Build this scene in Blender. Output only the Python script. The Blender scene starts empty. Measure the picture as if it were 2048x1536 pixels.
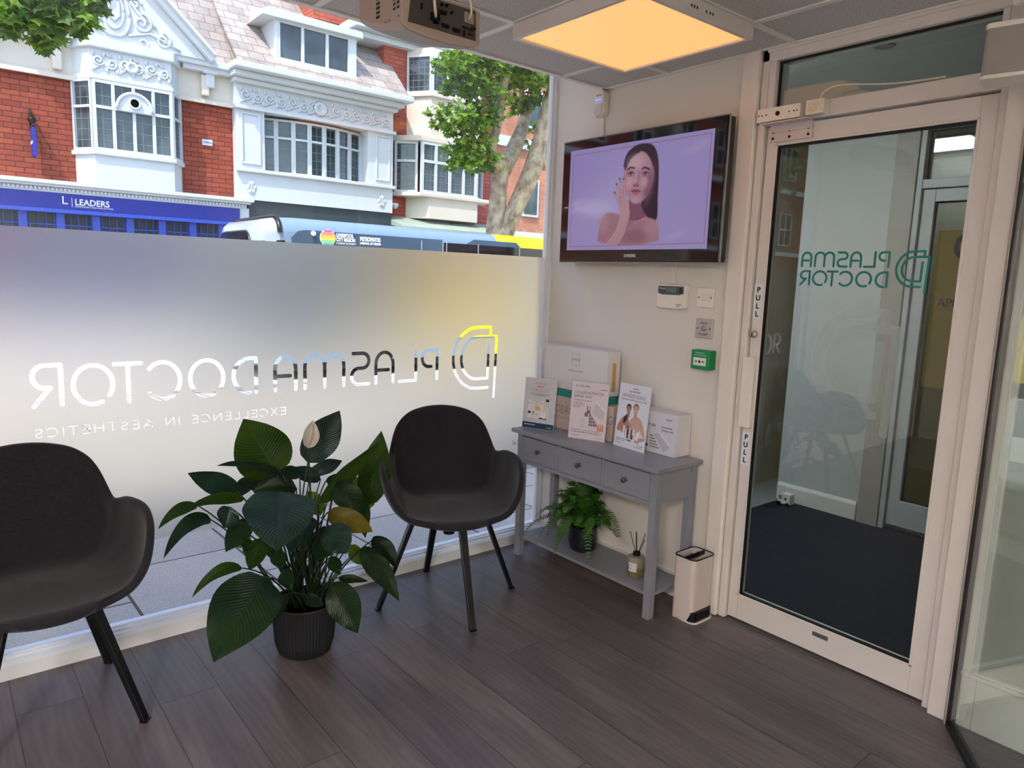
import bpy, bmesh, math, random
import numpy as np
from mathutils import Vector, Matrix
from mathutils.geometry import tessellate_polygon
random.seed(7)
R = math.radians
scn = bpy.context.scene
COL = scn.collection
# ------------------------------------------------------------------ camera
FPX = 1421.7
CAMP = Vector((-2.633, -2.860, 1.45))
camd = bpy.data.cameras.new('camera'); camd.sensor_width = 36.0; camd.lens = FPX * 36 / 2048
camd.clip_start = 0.02; camd.clip_end = 300
cam = bpy.data.objects.new('camera', camd); COL.objects.link(cam)
cam.location = CAMP; cam.rotation_euler = (R(81.4767), R(-1.9761), R(-39.2556))
scn.camera = cam
# ------------------------------------------------------------------ world, sun, exposure
SUN_EL, SUN_AZ = 58.0, 212.0          # azimuth: direction the light comes from, degrees from +x
w = bpy.data.worlds.new('world'); scn.world = w; w.use_nodes = True
wn = w.node_tree.nodes; wl = w.node_tree.links
bg = wn['Background']; sky = wn.new('ShaderNodeTexSky'); sky.sky_type = 'NISHITA'
sky.sun_disc = False; sky.sun_elevation = R(SUN_EL); sky.sun_rotation = R(90 - SUN_AZ)
sky.air_density = 1.0; sky.dust_density = 1.5; sky.ozone_density = 1.0
wl.new(sky.outputs[0], bg.inputs[0]); bg.inputs[1].default_value = 0.30
sd = bpy.data.lights.new('sun', 'SUN'); sd.energy = 3.0; sd.angle = R(0.6); sd.color = (1.0, 0.94, 0.85)
so = bpy.data.objects.new('sun', sd); COL.objects.link(so)
sdir = Vector((math.cos(R(SUN_EL)) * math.cos(R(SUN_AZ)), math.cos(R(SUN_EL)) * math.sin(R(SUN_AZ)), math.sin(R(SUN_EL))))
so.rotation_euler = sdir.to_track_quat('Z', 'Y').to_euler()
vs = scn.view_settings
scn.display_settings.display_device = 'sRGB'
vs.view_transform = 'Standard'; vs.look = 'None'; vs.gamma = 1; vs.use_curve_mapping = False
vs.exposure = 0.85
PANEL_E = .60

CM = cam.rotation_euler.to_matrix()
def at(u, v, ax, val):
    d = CM @ Vector(((u - 1024) / FPX, -(v - 768) / FPX, -1)); t = (val - CAMP[ax]) / d[ax]
    return CAMP + d * t

# ------------------------------------------------------------------ materials
def srgb(c):
    if isinstance(c, str):
        c = [int(c[i:i + 2], 16) / 255 for i in (0, 2, 4)]
    return tuple(x / 12.92 if x <= .04045 else ((x + .055) / 1.055) ** 2.4 for x in c)
class NT:
    def __init__(s, name):
        s.m = bpy.data.materials.new(name); s.m.use_nodes = True
        s.n = s.m.node_tree.nodes; s.l = s.m.node_tree.links
        s.b = s.n['Principled BSDF']; s.out = s.n['Material Output']
    def new(s, t, **k):
        o = s.n.new(t)
        for a, b in k.items(): setattr(o, a, b)
        return o
    def link(s, a, b): s.l.new(a, b)
    def val(s, sock, v):
        if hasattr(v, 'is_output') or isinstance(v, bpy.types.NodeSocket): s.l.new(v, sock)
        else: sock.default_value = v
    def math(s, op, a, b=0.0, c=0.0):
        o = s.new('ShaderNodeMath', operation=op)
        for i, x in enumerate((a, b, c)): s.val(o.inputs[i], x)
        return o.outputs[0]
    def ramp(s, f, stops):
        o = s.new('ShaderNodeValToRGB'); s.l.new(f, o.inputs[0]); e = o.color_ramp.elements
        while len(e) < len(stops): e.new(0.5)
        for i, (p, c) in enumerate(stops): e[i].position = p; e[i].color = (*c[:3], 1)
        return o.outputs[0]
    def noise(s, scale, detail=3, vec=None, rough=.5):
        o = s.new('ShaderNodeTexNoise'); o.inputs['Scale'].default_value = scale; o.inputs['Detail'].default_value = detail
        o.inputs['Roughness'].default_value = rough
        if vec is not None: s.l.new(vec, o.inputs['Vector'])
        return o.outputs['Fac']
    def co(s): return s.new('ShaderNodeTexCoord').outputs['Object']
    def xyz(s, v):
        o = s.new('ShaderNodeSeparateXYZ'); s.l.new(v, o.inputs[0]); return o.outputs
    def comb(s, x, y, z=0.0):
        o = s.new('ShaderNodeCombineXYZ')
        for i, a in enumerate((x, y, z)): s.val(o.inputs[i], a)
        return o.outputs[0]
    def mapping(s, vec, scale=(1, 1, 1), rot=(0, 0, 0)):
        o = s.new('ShaderNodeMapping'); s.l.new(vec, o.inputs[0]); o.inputs['Scale'].default_value = scale; o.inputs['Rotation'].default_value = rot
        return o.outputs[0]
    def mix(s, f, a, b, blend='MIX'):
        o = s.new('ShaderNodeMix', data_type='RGBA', blend_type=blend)
        s.val(o.inputs[0], f); s.val(o.inputs[6], (*a, 1) if isinstance(a, tuple) else a); s.val(o.inputs[7], (*b, 1) if isinstance(b, tuple) else b)
        return o.outputs[2]
    def bump(s, h, strength=.2, dist=.01):
        o = s.new('ShaderNodeBump'); o.inputs['Strength'].default_value = strength; o.inputs['Distance'].default_value = dist
        s.l.new(h, o.inputs['Height']); s.l.new(o.outputs[0], s.b.inputs['Normal'])
def pbr(name, col, rough=.5, metal=0, var=.06, scale=8, bump=0, bscale=200, emit=None, es=1, spec=None, coat=0):
    t = NT(name); c = srgb(col) if isinstance(col, str) else col
    if var:
        f = t.noise(scale, 4, t.co())
        t.link(t.ramp(f, [(.3, tuple(x * (1 - var) for x in c)), (.7, tuple(min(1, x * (1 + var)) for x in c))]), t.b.inputs['Base Color'])
    else: t.b.inputs['Base Color'].default_value = (*c, 1)
    t.b.inputs['Roughness'].default_value = rough; t.b.inputs['Metallic'].default_value = metal
    if spec is not None: t.b.inputs['Specular IOR Level'].default_value = spec
    if coat: t.b.inputs['Coat Weight'].default_value = coat
    if bump: t.bump(t.noise(bscale, 2, t.co()), bump, .002)
    if emit:
        t.b.inputs['Emission Color'].default_value = (*emit, 1); t.b.inputs['Emission Strength'].default_value = es
    return t.m
def emission(name, col, s):
    t = NT(name); t.b.inputs['Base Color'].default_value = (.3, .3, .3, 1)
    t.b.inputs['Emission Color'].default_value = (*col, 1); t.b.inputs['Emission Strength'].default_value = s
    return t.m
def glass(name, tint=(1, 1, 1), f0=.04):
    t = NT(name); lw = t.new('ShaderNodeLayerWeight'); lw.inputs[0].default_value = .5
    p = t.math('POWER', lw.outputs['Facing'], 5.0); f = t.math('MULTIPLY_ADD', p, 1 - f0, f0)
    tr = t.new('ShaderNodeBsdfTransparent'); tr.inputs[0].default_value = (*tint, 1)
    gl = t.new('ShaderNodeBsdfGlossy'); gl.inputs['Roughness'].default_value = 0.0; gl.inputs['Color'].default_value = (1, 1, 1, 1)
    mx = t.new('ShaderNodeMixShader'); t.link(f, mx.inputs[0]); t.link(tr.outputs[0], mx.inputs[1]); t.link(gl.outputs[0], mx.inputs[2])
    t.link(mx.outputs[0], t.out.inputs[0]); t.n.remove(t.b)
    return t.m
def frosted(name, col, ior=1.3, rough=.7, k=.4, tr=0.0, df=.12):
    t = NT(name)
    r = t.new('ShaderNodeBsdfRefraction'); r.inputs['Color'].default_value = (*col, 1); r.inputs['Roughness'].default_value = rough; r.inputs['IOR'].default_value = ior
    d = t.new('ShaderNodeBsdfTranslucent'); d.inputs['Color'].default_value = (*col, 1)
    mx = t.new('ShaderNodeMixShader'); mx.inputs[0].default_value = k
    t.link(r.outputs[0], mx.inputs[1]); t.link(d.outputs[0], mx.inputs[2])
    g = t.new('ShaderNodeBsdfDiffuse'); g.inputs[0].default_value = (*col, 1)
    m2 = t.new('ShaderNodeMixShader'); m2.inputs[0].default_value = df
    t.link(mx.outputs[0], m2.inputs[1]); t.link(g.outputs[0], m2.inputs[2])
    last = m2
    if tr:
        tt = t.new('ShaderNodeBsdfTransparent'); m3 = t.new('ShaderNodeMixShader'); m3.inputs[0].default_value = tr
        t.link(m2.outputs[0], m3.inputs[1]); t.link(tt.outputs[0], m3.inputs[2]); last = m3
    t.link(last.outputs[0], t.out.inputs[0]); t.n.remove(t.b)
    return t.m
def brick(name, c1, c2, mortar, axis='x', bw=.225, bh=.075, ms=.006, rough=.85, off=.5, bump=.4, dirt=.25, sq=1.0):
    t = NT(name); x, y, z = t.xyz(t.co())
    u = {'x': x, 'y': y, 'xy': t.math('ADD', x, y)}[axis]
    if axis == 'plan': u = x
    v = t.comb(u, z)
    b = t.new('ShaderNodeTexBrick'); t.link(v, b.inputs['Vector'])
    b.inputs['Color1'].default_value = (*srgb(c1), 1); b.inputs['Color2'].default_value = (*srgb(c2), 1); b.inputs['Mortar'].default_value = (*srgb(mortar), 1)
    b.inputs['Scale'].default_value = 1; b.inputs['Brick Width'].default_value = bw; b.inputs['Row Height'].default_value = bh
    b.inputs['Mortar Size'].default_value = ms; b.inputs['Bias'].default_value = -.1; b.offset = off
    n = t.noise(1.2, 5, t.co()); n2 = t.noise(9, 3, t.co())
    k = t.ramp(n, [(.35, (1 - dirt,) * 3), (.65, (1.0,) * 3)])
    c = t.mix(1.0, b.outputs['Color'], k, 'MULTIPLY')
    c = t.mix(.5, c, t.ramp(n2, [(.3, (.75, .72, .7)), (.7, (1, 1, 1))]), 'MULTIPLY')
    t.link(c, t.b.inputs['Base Color']); t.b.inputs['Roughness'].default_value = rough
    t.bump(t.math('SUBTRACT', 1.0, b.outputs['Fac']), bump, .01)
    return t.m

# ------------------------------------------------------------------ mesh builder
class MB:
    def __init__(s): s.v = []; s.f = []; s.mi = []; s.cur = 0
    def add(s, vs_, fs):
        o = len(s.v); s.v += [tuple(p) for p in vs_]; s.f += [tuple(i + o for i in f) for f in fs]; s.mi += [s.cur] * len(fs); return s
    def box(s, x0, x1, y0, y1, z0, z1):
        x0, x1 = sorted((x0, x1)); y0, y1 = sorted((y0, y1)); z0, z1 = sorted((z0, z1))
        return s.add([(x0, y0, z0), (x1, y0, z0), (x1, y1, z0), (x0, y1, z0), (x0, y0, z1), (x1, y0, z1), (x1, y1, z1), (x0, y1, z1)],
                     [(0, 3, 2, 1), (4, 5, 6, 7), (0, 1, 5, 4), (1, 2, 6, 5), (2, 3, 7, 6), (3, 0, 4, 7)])
    def hexa(s, p):   # bottom 4 ccw, top 4 ccw
        return s.add(p, [(0, 3, 2, 1), (4, 5, 6, 7), (0, 1, 5, 4), (1, 2, 6, 5), (2, 3, 7, 6), (3, 0, 4, 7)])
    def bar(s, a, b, w, h, up=(0, 0, 1), w2=None, h2=None):
        a, b = Vector(a), Vector(b); d = (b - a).normalized(); u = Vector(up)
        if abs(d.dot(u)) > .98: u = Vector((1, 0, 0))
        r = d.cross(u).normalized(); u = r.cross(d); w2 = w2 or w; h2 = h2 or h
        p = []
        for c, ww, hh in ((a, w, h), (b, w2, h2)):
            for i, j in ((-1, -1), (1, -1), (1, 1), (-1, 1)): p.append(c + r * i * ww / 2 + u * j * hh / 2)
        return s.hexa(p)
    def tube(s, pts, r, n=8, cap=True):
        pts = [Vector(p) for p in pts]; rs = r if isinstance(r, (list, tuple)) else [r] * len(pts)
        vs_ = []; up = Vector((0, 0, 1)); prev = None
        for i, p in enumerate(pts):
            d = (pts[min(i + 1, len(pts) - 1)] - pts[max(i - 1, 0)]).normalized()
            if prev is None:
                a = d.cross(up) if abs(d.dot(up)) < .95 else d.cross(Vector((1, 0, 0)))
            else: a = prev - d * prev.dot(d)
            a.normalize(); b = d.cross(a); prev = a
            for k in range(n):
                t = 2 * math.pi * k / n; vs_.append(p + (a * math.cos(t) + b * math.sin(t)) * rs[i])
        fs = []
        for i in range(len(pts) - 1):
            for k in range(n): fs.append((i * n + k, i * n + (k + 1) % n, (i + 1) * n + (k + 1) % n, (i + 1) * n + k))
        if cap: fs.append(tuple(range(n))[::-1]); fs.append(tuple((len(pts) - 1) * n + k for k in range(n)))
        return s.add(vs_, fs)
    def lathe(s, c, prof, n=32, ax=2, flute=0, fd=0):
        c = Vector(c); vs_ = []; m = len(prof)
        for (r, h) in prof:
            for k in range(n):
                t = 2 * math.pi * k / n; rr = r
                if flute and r > .02: rr = r + (fd if k % 2 else -fd)
                q = (rr * math.cos(t), rr * math.sin(t), h)
                if ax == 0: q = (q[2], q[0], q[1])
                if ax == 1: q = (q[0], q[2], q[1])
                vs_.append(c + Vector(q))
        fs = [(i * n + k, i * n + (k + 1) % n, (i + 1) * n + (k + 1) % n, (i + 1) * n + k) for i in range(m - 1) for k in range(n)]
        if prof[0][0] > 1e-5: fs.append(tuple(range(n))[::-1])
        if prof[-1][0] > 1e-5: fs.append(tuple((m - 1) * n + k for k in range(n)))
        return s.add(vs_, fs)
    def prism(s, poly, d, fn):   # poly list of (a,b); fn(a,b,t)->xyz with t in 0..d
        n = len(poly); vs_ = [fn(a, b, 0) for a, b in poly] + [fn(a, b, d) for a, b in poly]
        fs = [tuple(range(n)), tuple(range(n, 2 * n))[::-1]] + [(i, (i + 1) % n, n + (i + 1) % n, n + i) for i in range(n)]
        return s.add(vs_, fs)
    def sphere(s, c, r, n=12, m=8, sc=(1, 1, 1)):
        c = Vector(c); vs_ = []
        for i in range(m + 1):
            ph = math.pi * i / m
            for k in range(n):
                t = 2 * math.pi * k / n
                vs_.append(c + Vector((r * sc[0] * math.sin(ph) * math.cos(t), r * sc[1] * math.sin(ph) * math.sin(t), -r * sc[2] * math.cos(ph))))
        return s.add(vs_, [(i * n + k, i * n + (k + 1) % n, (i + 1) * n + (k + 1) % n, (i + 1) * n + k) for i in range(m) for k in range(n)])
    def merge(s, o):
        k = len(s.v); s.v += o.v; s.f += [tuple(i + k for i in f) for f in o.f]; s.mi += o.mi; return s
    def xf(s, M):
        s.v = [tuple(M @ Vector(p)) for p in s.v]; return s
def rootloc(o):
    while o is not None and o.parent: o = o.parent
    return o.location.copy() if o else Vector((0, 0, 0))
def props(o, label=None, cat=None, group=None, kind=None):
    if label: o['label'] = label
    if cat: o['category'] = cat
    if group: o['group'] = group
    if kind: o['kind'] = kind
    return o
def T(name, label, cat, loc=(0, 0, 0), group=None):
    o = bpy.data.objects.new(name, None); COL.objects.link(o); o.location = loc; o.empty_display_size = .05
    return props(o, label, cat, group)
def P(name, mb, mat, parent=None, bev=0, seg=2, smooth=False, label=None, local=False, sub=0, fixn=True):
    """one mesh object; vertices given in world coordinates unless local=True"""
    vv = mb.v
    if parent is not None: L = Vector((0, 0, 0)) if local else rootloc(parent)
    else:
        a = np.array(vv, dtype=float); L = Vector(((a[:, 0].min() + a[:, 0].max()) / 2, (a[:, 1].min() + a[:, 1].max()) / 2, a[:, 2].min()))
    me = bpy.data.meshes.new(name); me.from_pydata([(p[0] - L[0], p[1] - L[1], p[2] - L[2]) for p in vv], [], mb.f)
    mats = mat if isinstance(mat, (list, tuple)) else [mat]
    for m in mats: me.materials.append(m)
    if len(mats) > 1: me.polygons.foreach_set('material_index', mb.mi)
    me.update()
    if fixn:
        bm = bmesh.new(); bm.from_mesh(me); bmesh.ops.recalc_face_normals(bm, faces=bm.faces); bm.to_mesh(me); bm.free()
    o = bpy.data.objects.new(name, me); COL.objects.link(o)
    if parent is not None: o.parent = parent
    else: o.location = L
    if bev:
        b = o.modifiers.new('bevel', 'BEVEL'); b.width = bev; b.segments = seg; b.limit_method = 'ANGLE'; b.angle_limit = R(40)
    if sub:
        b = o.modifiers.new('sub', 'SUBSURF'); b.levels = sub; b.render_levels = sub
    if smooth:
        me.polygons.foreach_set('use_smooth', [True] * len(me.polygons))
        if smooth == 'auto':
            try: me.set_sharp_from_angle(angle=R(35))
            except Exception: pass
    if label: o['label'] = label
    return o
def BX(name, dims, mat, parent=None, **k): return P(name, MB().box(*dims), mat, parent, **k)
def S(name, mb, mat, **k):
    o = P(name, mb, mat, **k); o['kind'] = 'structure'; return o
def textmb(body, size, org, rt, up, extr=.0004, align='LEFT', sx=1.0, spacing=1.0, shear=0.0, bold=0.0):
    c = bpy.data.curves.new('t', 'FONT'); c.body = body; c.size = size; c.align_x = align; c.extrude = extr; c.resolution_u = 3
    c.space_character = spacing; c.shear = shear; c.offset = bold
    o = bpy.data.objects.new('t', c); COL.objects.link(o); dg = bpy.context.evaluated_depsgraph_get(); dg.update()
    me = bpy.data.meshes.new_from_object(o.evaluated_get(dg))
    rt = Vector(rt).normalized(); up = Vector(up).normalized(); n = rt.cross(up); org = Vector(org); mb = MB()
    mb.add([org + rt * v.co.x * sx + up * v.co.y + n * v.co.z for v in me.vertices], [tuple(p.vertices) for p in me.polygons])
    bpy.data.objects.remove(o); bpy.data.curves.remove(c); bpy.data.meshes.remove(me)
    return mb

# ------------------------------------------------------------------ stroke lettering (contours of a distance field)
def arc(cx, cy, rx, ry, a0, a1, n=20):
    return [(cx + rx * math.cos(R(a0 + (a1 - a0) * i / n)), cy + ry * math.sin(R(a0 + (a1 - a0) * i / n))) for i in range(n + 1)]
def contours(strokes, r, res, margin=None):
    pts = np.array([p for s_ in strokes for p in s_]); m = r + 3 * res
    x0, y0 = pts.min(0) - m; x1, y1 = pts.max(0) + m
    xs = np.arange(x0, x1 + res, res); ys = np.arange(y0, y1 + res, res)
    X, Y = np.meshgrid(xs, ys); D = np.full(X.shape, 1e9)
    for s_ in strokes:
        for (ax, ay), (bx, by) in zip(s_[:-1], s_[1:]):
            i0 = max(0, int((min(ax, bx) - m - x0) / res)); i1 = int((max(ax, bx) + m - x0) / res) + 2
            j0 = max(0, int((min(ay, by) - m - y0) / res)); j1 = int((max(ay, by) + m - y0) / res) + 2
            xx = X[j0:j1, i0:i1]; yy = Y[j0:j1, i0:i1]
            dx, dy = bx - ax, by - ay; L2 = dx * dx + dy * dy + 1e-18
            t = np.clip(((xx - ax) * dx + (yy - ay) * dy) / L2, 0, 1)
            d = np.hypot(xx - ax - t * dx, yy - ay - t * dy); D[j0:j1, i0:i1] = np.minimum(D[j0:j1, i0:i1], d)
    F = D - r; nxt = {}
    ny, nx = F.shape
    inside = F < 0
    cells = np.argwhere((inside[:-1, :-1].astype(int) + inside[1:, :-1] + inside[:-1, 1:] + inside[1:, 1:]) % 4 != 0)
    def E(j, i, h):   # edge id: h=0 horizontal from (j,i) to (j,i+1); h=1 vertical
        return (int(j), int(i), h)
    def pos(e):
        j, i, h = e
        a = F[j, i]; b = F[j, i + 1] if h == 0 else F[j + 1, i]; t = a / (a - b)
        return (xs[i] + (t * res if h == 0 else 0), ys[j] + (t * res if h == 1 else 0))
    for j, i in cells:
        c = [inside[j, i], inside[j, i + 1], inside[j + 1, i + 1], inside[j + 1, i]]
        ed = [E(j, i, 0), E(j, i + 1, 1), E(j + 1, i, 0), E(j, i, 1)]
        k = c[0] + 2 * c[1] + 4 * c[2] + 8 * c[3]
        # inside kept on the left
        tb = {1: [(0, 3)], 2: [(1, 0)], 3: [(1, 3)], 4: [(2, 1)], 5: [(0, 3), (2, 1)], 6: [(2, 0)], 7: [(2, 3)], 8: [(3, 2)], 9: [(0, 2)], 10: [(1, 0), (3, 2)], 11: [(1, 2)], 12: [(3, 1)], 13: [(0, 1)], 14: [(3, 0)]}
        for a, b in tb[int(k)]: nxt[ed[a]] = ed[b]
    loops = []
    while nxt:
        s0 = next(iter(nxt)); e = s0; lp = []
        while e in nxt:
            lp.append(e); e = nxt.pop(e)
        L = [pos(q) for q in lp]
        # simplify
        out = []; 
        for q in L:
            if out and math.hypot(q[0] - out[-1][0], q[1] - out[-1][1]) < res * .45: continue
            out.append(q)
        ch = True
        k = 0
        res2 = [out[0]]
        for q in range(1, len(out)):
            a = res2[-1]; b = out[q]; c_ = out[(q + 1) % len(out)]
            cr = abs((b[0] - a[0]) * (c_[1] - a[1]) - (b[1] - a[1]) * (c_[0] - a[0])) / (math.hypot(c_[0] - a[0], c_[1] - a[1]) + 1e-12)
            if cr > res * .04 or math.hypot(b[0] - a[0], b[1] - a[1]) > r * 3: res2.append(b)
        if len(res2) > 3:
            A = sum(res2[i][0] * res2[(i + 1) % len(res2)][1] - res2[(i + 1) % len(res2)][0] * res2[i][1] for i in range(len(res2))) / 2
            loops.append((res2, A))
    return loops
def area(l): return sum(l[i][0] * l[(i + 1) % len(l)][1] - l[(i + 1) % len(l)][0] * l[i][1] for i in range(len(l))) / 2
def inpoly(p, l):
    c = False; n = len(l)
    for i in range(n):
        (x1, y1), (x2, y2) = l[i], l[(i + 1) % n]
        if (y1 > p[1]) != (y2 > p[1]) and p[0] < (x2 - x1) * (p[1] - y1) / (y2 - y1) + x1: c = not c
    return c
def tess(outer, holes, fn, mb):
    polys = [[Vector((a, b, 0)) for a, b in outer]] + [[Vector((a, b, 0)) for a, b in h] for h in holes]
    tri = tessellate_polygon(polys); flat = [p for q in polys for p in q]
    mb.add([fn(p.x, p.y) for p in flat], [t for t in tri])
def ink(strokes, r, res, fn):   # filled lettering
    mb = MB(); lo = contours(strokes, r, res)
    outs = [l for l, a in lo if a * max(lo, key=lambda q: abs(q[1]))[1] > 0]; hs = [l for l, a in lo if a * max(lo, key=lambda q: abs(q[1]))[1] < 0]
    for o in outs: tess(o, [h for h in hs if inpoly(h[0], o)], fn, mb)
    return mb
K = .5
G = {  # normal-reading glyphs: width, strokes in a unit cap height
 'P': (.72, [[(.04, 0), (.04, 1), (.42, 1)] + arc(.42, .72, .28, .28, 90, -90) + [(.30, .44)]]),
 'L': (.75, [[(.04, 1), (.04, 0), (.72, 0)]]),
 'A': (.74, [[(.04, 0), (.04, .62)] + arc(.37, .62, .33, .38, 180, 0) + [(.70, 0)], [(.70, .42), (.22, .42)]]),
 'S': (.72, [[(.66, 1), (.28, 1)] + arc(.28, .76, .24, .24, 90, 270, 14) + [(.42, .52)] + arc(.42, .26, .26, .26, 90, -90, 14) + [(.04, 0)]]),
 'M': (1.36, [[(.04, 0), (.04, .66)] + arc(.36, .66, .32, .34, 180, 0) + [(.68, 0)], [(.68, .66)] + arc(1.0, .66, .32, .34, 180, 0) + [(1.32, 0)]]),
 'D': (.78, [[(.04, 0), (.04, 1), (.22, 1)] + arc(.22, .5, .5, .5, 90, -90, 26)]),
 'O': (.98, [arc(.49, .5, .47, .5, -115, 215, 40)]),
 'C': (.86, [arc(.5, .5, .47, .5, 42, 318, 32)]),
 'T': (.86, [[(.03, 1), (.83, 1)], [(.43, 1), (.43, 0)]]),
 'R': (.74, [[(.04, 0), (.04, 1), (.42, 1)] + arc(.42, .72, .28, .28, 90, -90) + [(.30, .44), (.70, 0)]]),
 'E': (.55, [[(.5, 0), (0, 0), (0, 1), (.5, 1)], [(0, .52), (.44, .52)]]),
 'X': (.66, [[(0, 0), (.62, 1)], [(0, 1), (.62, 0)]]),
 'N': (.78, [[(0, 0), (0, 1), (.72, 0), (.72, 1)]]),
 'I': (.1, [[(.02, 0), (.02, 1)]]), 'H': (.74, [[(0, 0), (0, 1)], [(.7, 0), (.7, 1)], [(0, .52), (.7, .52)]]),
 'a': (.8, [[(0, 0), (.38, 1), (.76, 0)], [(.14, .34), (.62, .34)]]),
 's': (.56, [[(.5, .88)] + arc(.27, .74, .22, .25, 45, 250, 14) + arc(.27, .25, .25, .25, 80, -140, 14)]),
 'c': (.72, [arc(.45, .5, .45, .5, 45, 315, 20)]), 'l': (.5, [[(0, 1), (0, 0), (.45, 0)]]), 't': (.7, [[(0, 1), (.66, 1)], [(.33, 1), (.33, 0)]]),
}
def word(items, cap):   # items: (glyph, s0, s1) placed between s0 and s1
    out = []
    for g, a, b, z0 in items:
        wd, st = G[g]
        x0 = min(p[0] for q in st for p in q); x1 = max(p[0] for q in st for p in q); k = (b - a) / (x1 - x0) if x1 - x0 > .05 else 0
        for q in st: out.append([(a + (p[0] - x0) * k, z0 + p[1] * cap) for p in q])
    return out
def logo(s0, z0, wd, ht):   # double-D emblem
    def c(l): return [(s0 + (1522 - x) / 267 * wd, z0 + (535 - y) / 427 * ht) for x, y in l]
    a = [(1470, 475), (1400, 475)] + [(1400 + 145 * math.cos(R(t)), 292 + 183 * math.sin(R(t))) for t in range(95, 268, 8)] + [(1400, 109), (1480, 109), (1480, 163)]
    b = [(1470, 222), (1467, 418), (1400, 418)] + [(1400 + 97 * math.cos(R(t)), 293 + 125 * math.sin(R(t))) for t in range(95, 268, 8)] + [(1400, 166), (1520, 166), (1510, 535)]
    return [c(a), c(b)]
def letters(text, s0, z0, cap, total, gap=.34, space=.7):
    mp = {'A': 'a', 'S': 's', 'C': 'c', 'L': 'l', 'T': 't'}
    ws = [(space if ch == ' ' else G[mp.get(ch, ch)][0] * .9 + gap) for ch in text]; k = total / (sum(ws) - gap); x = s0; out = []
    for ch, wv in zip(text, ws):
        if ch != ' ':
            g = mp.get(ch, ch)
            for q in G[g][1]: out.append([(x + p[0] * .9 * k, z0 + p[1] * cap) for p in q])
        x += wv * k
    return out

# ------------------------------------------------------------------ tiny printer: pictures on flat printed things, as coloured mesh grids
class Pic:
    def __init__(s, w_, h_, asp, bgc):
        s.w, s.h = w_, h_; s.asp = asp; s.c = np.zeros((h_, w_, 3)); s.c[:] = bgc
        s.X, s.Y = np.meshgrid(np.linspace(0, 1, w_), np.linspace(0, 1, h_)); s.px = 1.0 / h_
    def mixin(s, m, col):
        m = np.clip(m, 0, 1)[..., None]; s.c = s.c * (1 - m) + np.array(col) * m
    def ell(s, cx, cy, rx, ry, col, soft=.15, rot=0, a=1):
        dx = (s.X - cx) * s.asp; dy = s.Y - cy; c_, s_ = math.cos(R(rot)), math.sin(R(rot))
        d = np.sqrt(((dx * c_ + dy * s_) / (rx * s.asp)) ** 2 + ((-dx * s_ + dy * c_) / ry) ** 2)
        s.mixin(np.clip((1 + soft / 2 - d) / max(soft, 1e-3), 0, 1) * a, col)
    def poly(s, pts, col, soft=.006, a=1, sm=0):
        pts = [(x * s.asp, y) for x, y in pts]
        for _ in range(sm):
            q = []
            for i in range(len(pts)):
                A, B = pts[i], pts[(i + 1) % len(pts)]
                q += [(A[0] * .75 + B[0] * .25, A[1] * .75 + B[1] * .25), (A[0] * .25 + B[0] * .75, A[1] * .25 + B[1] * .75)]
            pts = q
        X = s.X * s.asp; Y = s.Y; D = np.full(X.shape, 1e9); ins = np.zeros(X.shape, bool)
        for i in range(len(pts)):
            (ax, ay), (bx, by) = pts[i], pts[(i + 1) % len(pts)]; dx, dy = bx - ax, by - ay
            t = np.clip(((X - ax) * dx + (Y - ay) * dy) / (dx * dx + dy * dy + 1e-12), 0, 1); D = np.minimum(D, np.hypot(X - ax - t * dx, Y - ay - t * dy))
            if abs(by - ay) > 1e-9: ins ^= ((ay > Y) != (by > Y)) & (X < dx * (Y - ay) / (by - ay) + ax)
        sdv = np.where(ins, -D, D); s.mixin(np.clip(.5 - sdv / soft, 0, 1) * a, col)
    def line(s, pts, r, col, soft=.004, a=1):
        X = s.X * s.asp; Y = s.Y; D = np.full(X.shape, 1e9)
        for (ax, ay), (bx, by) in zip(pts[:-1], pts[1:]):
            ax *= s.asp; bx *= s.asp; dx, dy = bx - ax, by - ay
            t = np.clip(((X - ax) * dx + (Y - ay) * dy) / (dx * dx + dy * dy + 1e-12), 0, 1); D = np.minimum(D, np.hypot(X - ax - t * dx, Y - ay - t * dy))
        s.mixin(np.clip(.5 - (D - r) / soft, 0, 1) * a, col)
    def rect(s, x0, y0, x1, y1, col, a=1, soft=.003):
        s.poly([(x0, y0), (x1, y0), (x1, y1), (x0, y1)], col, soft, a)
    def mesh(s, name, org, rt, dn, mat, parent, label=None):   # org = top left corner, rt/dn full edge vectors
        org, rt, dn = Vector(org) - rootloc(parent), Vector(rt), Vector(dn)
        h_, w_ = s.h, s.w; O, A, B = np.array(org), np.array(rt), np.array(dn)
        vv = O + s.X[..., None] * A + s.Y[..., None] * B
        me = bpy.data.meshes.new(name); idx = np.arange(h_ * w_).reshape(h_, w_)
        q = np.stack([idx[:-1, :-1], idx[1:, :-1], idx[1:, 1:], idx[:-1, 1:]], -1).reshape(-1, 4)
        me.vertices.add(h_ * w_); me.vertices.foreach_set('co', vv.reshape(-1)); me.loops.add(q.size); me.polygons.add(len(q))
        me.loops.foreach_set('vertex_index', q.reshape(-1)); me.polygons.foreach_set('loop_start', np.arange(0, q.size, 4)); 
        me.update(); me.validate()
        ca = me.color_attributes.new('print', 'FLOAT_COLOR', 'POINT')
        lin = np.where(s.c <= .04045, s.c / 12.92, ((s.c + .055) / 1.055) ** 2.4); ca.data.foreach_set('color', np.concatenate([lin, np.ones((h_, w_, 1))], -1).reshape(-1))
        me.materials.append(mat); o = bpy.data.objects.new(name, me); COL.objects.link(o); o.parent = parent
        if label: o['label'] = label
        return o
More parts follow.
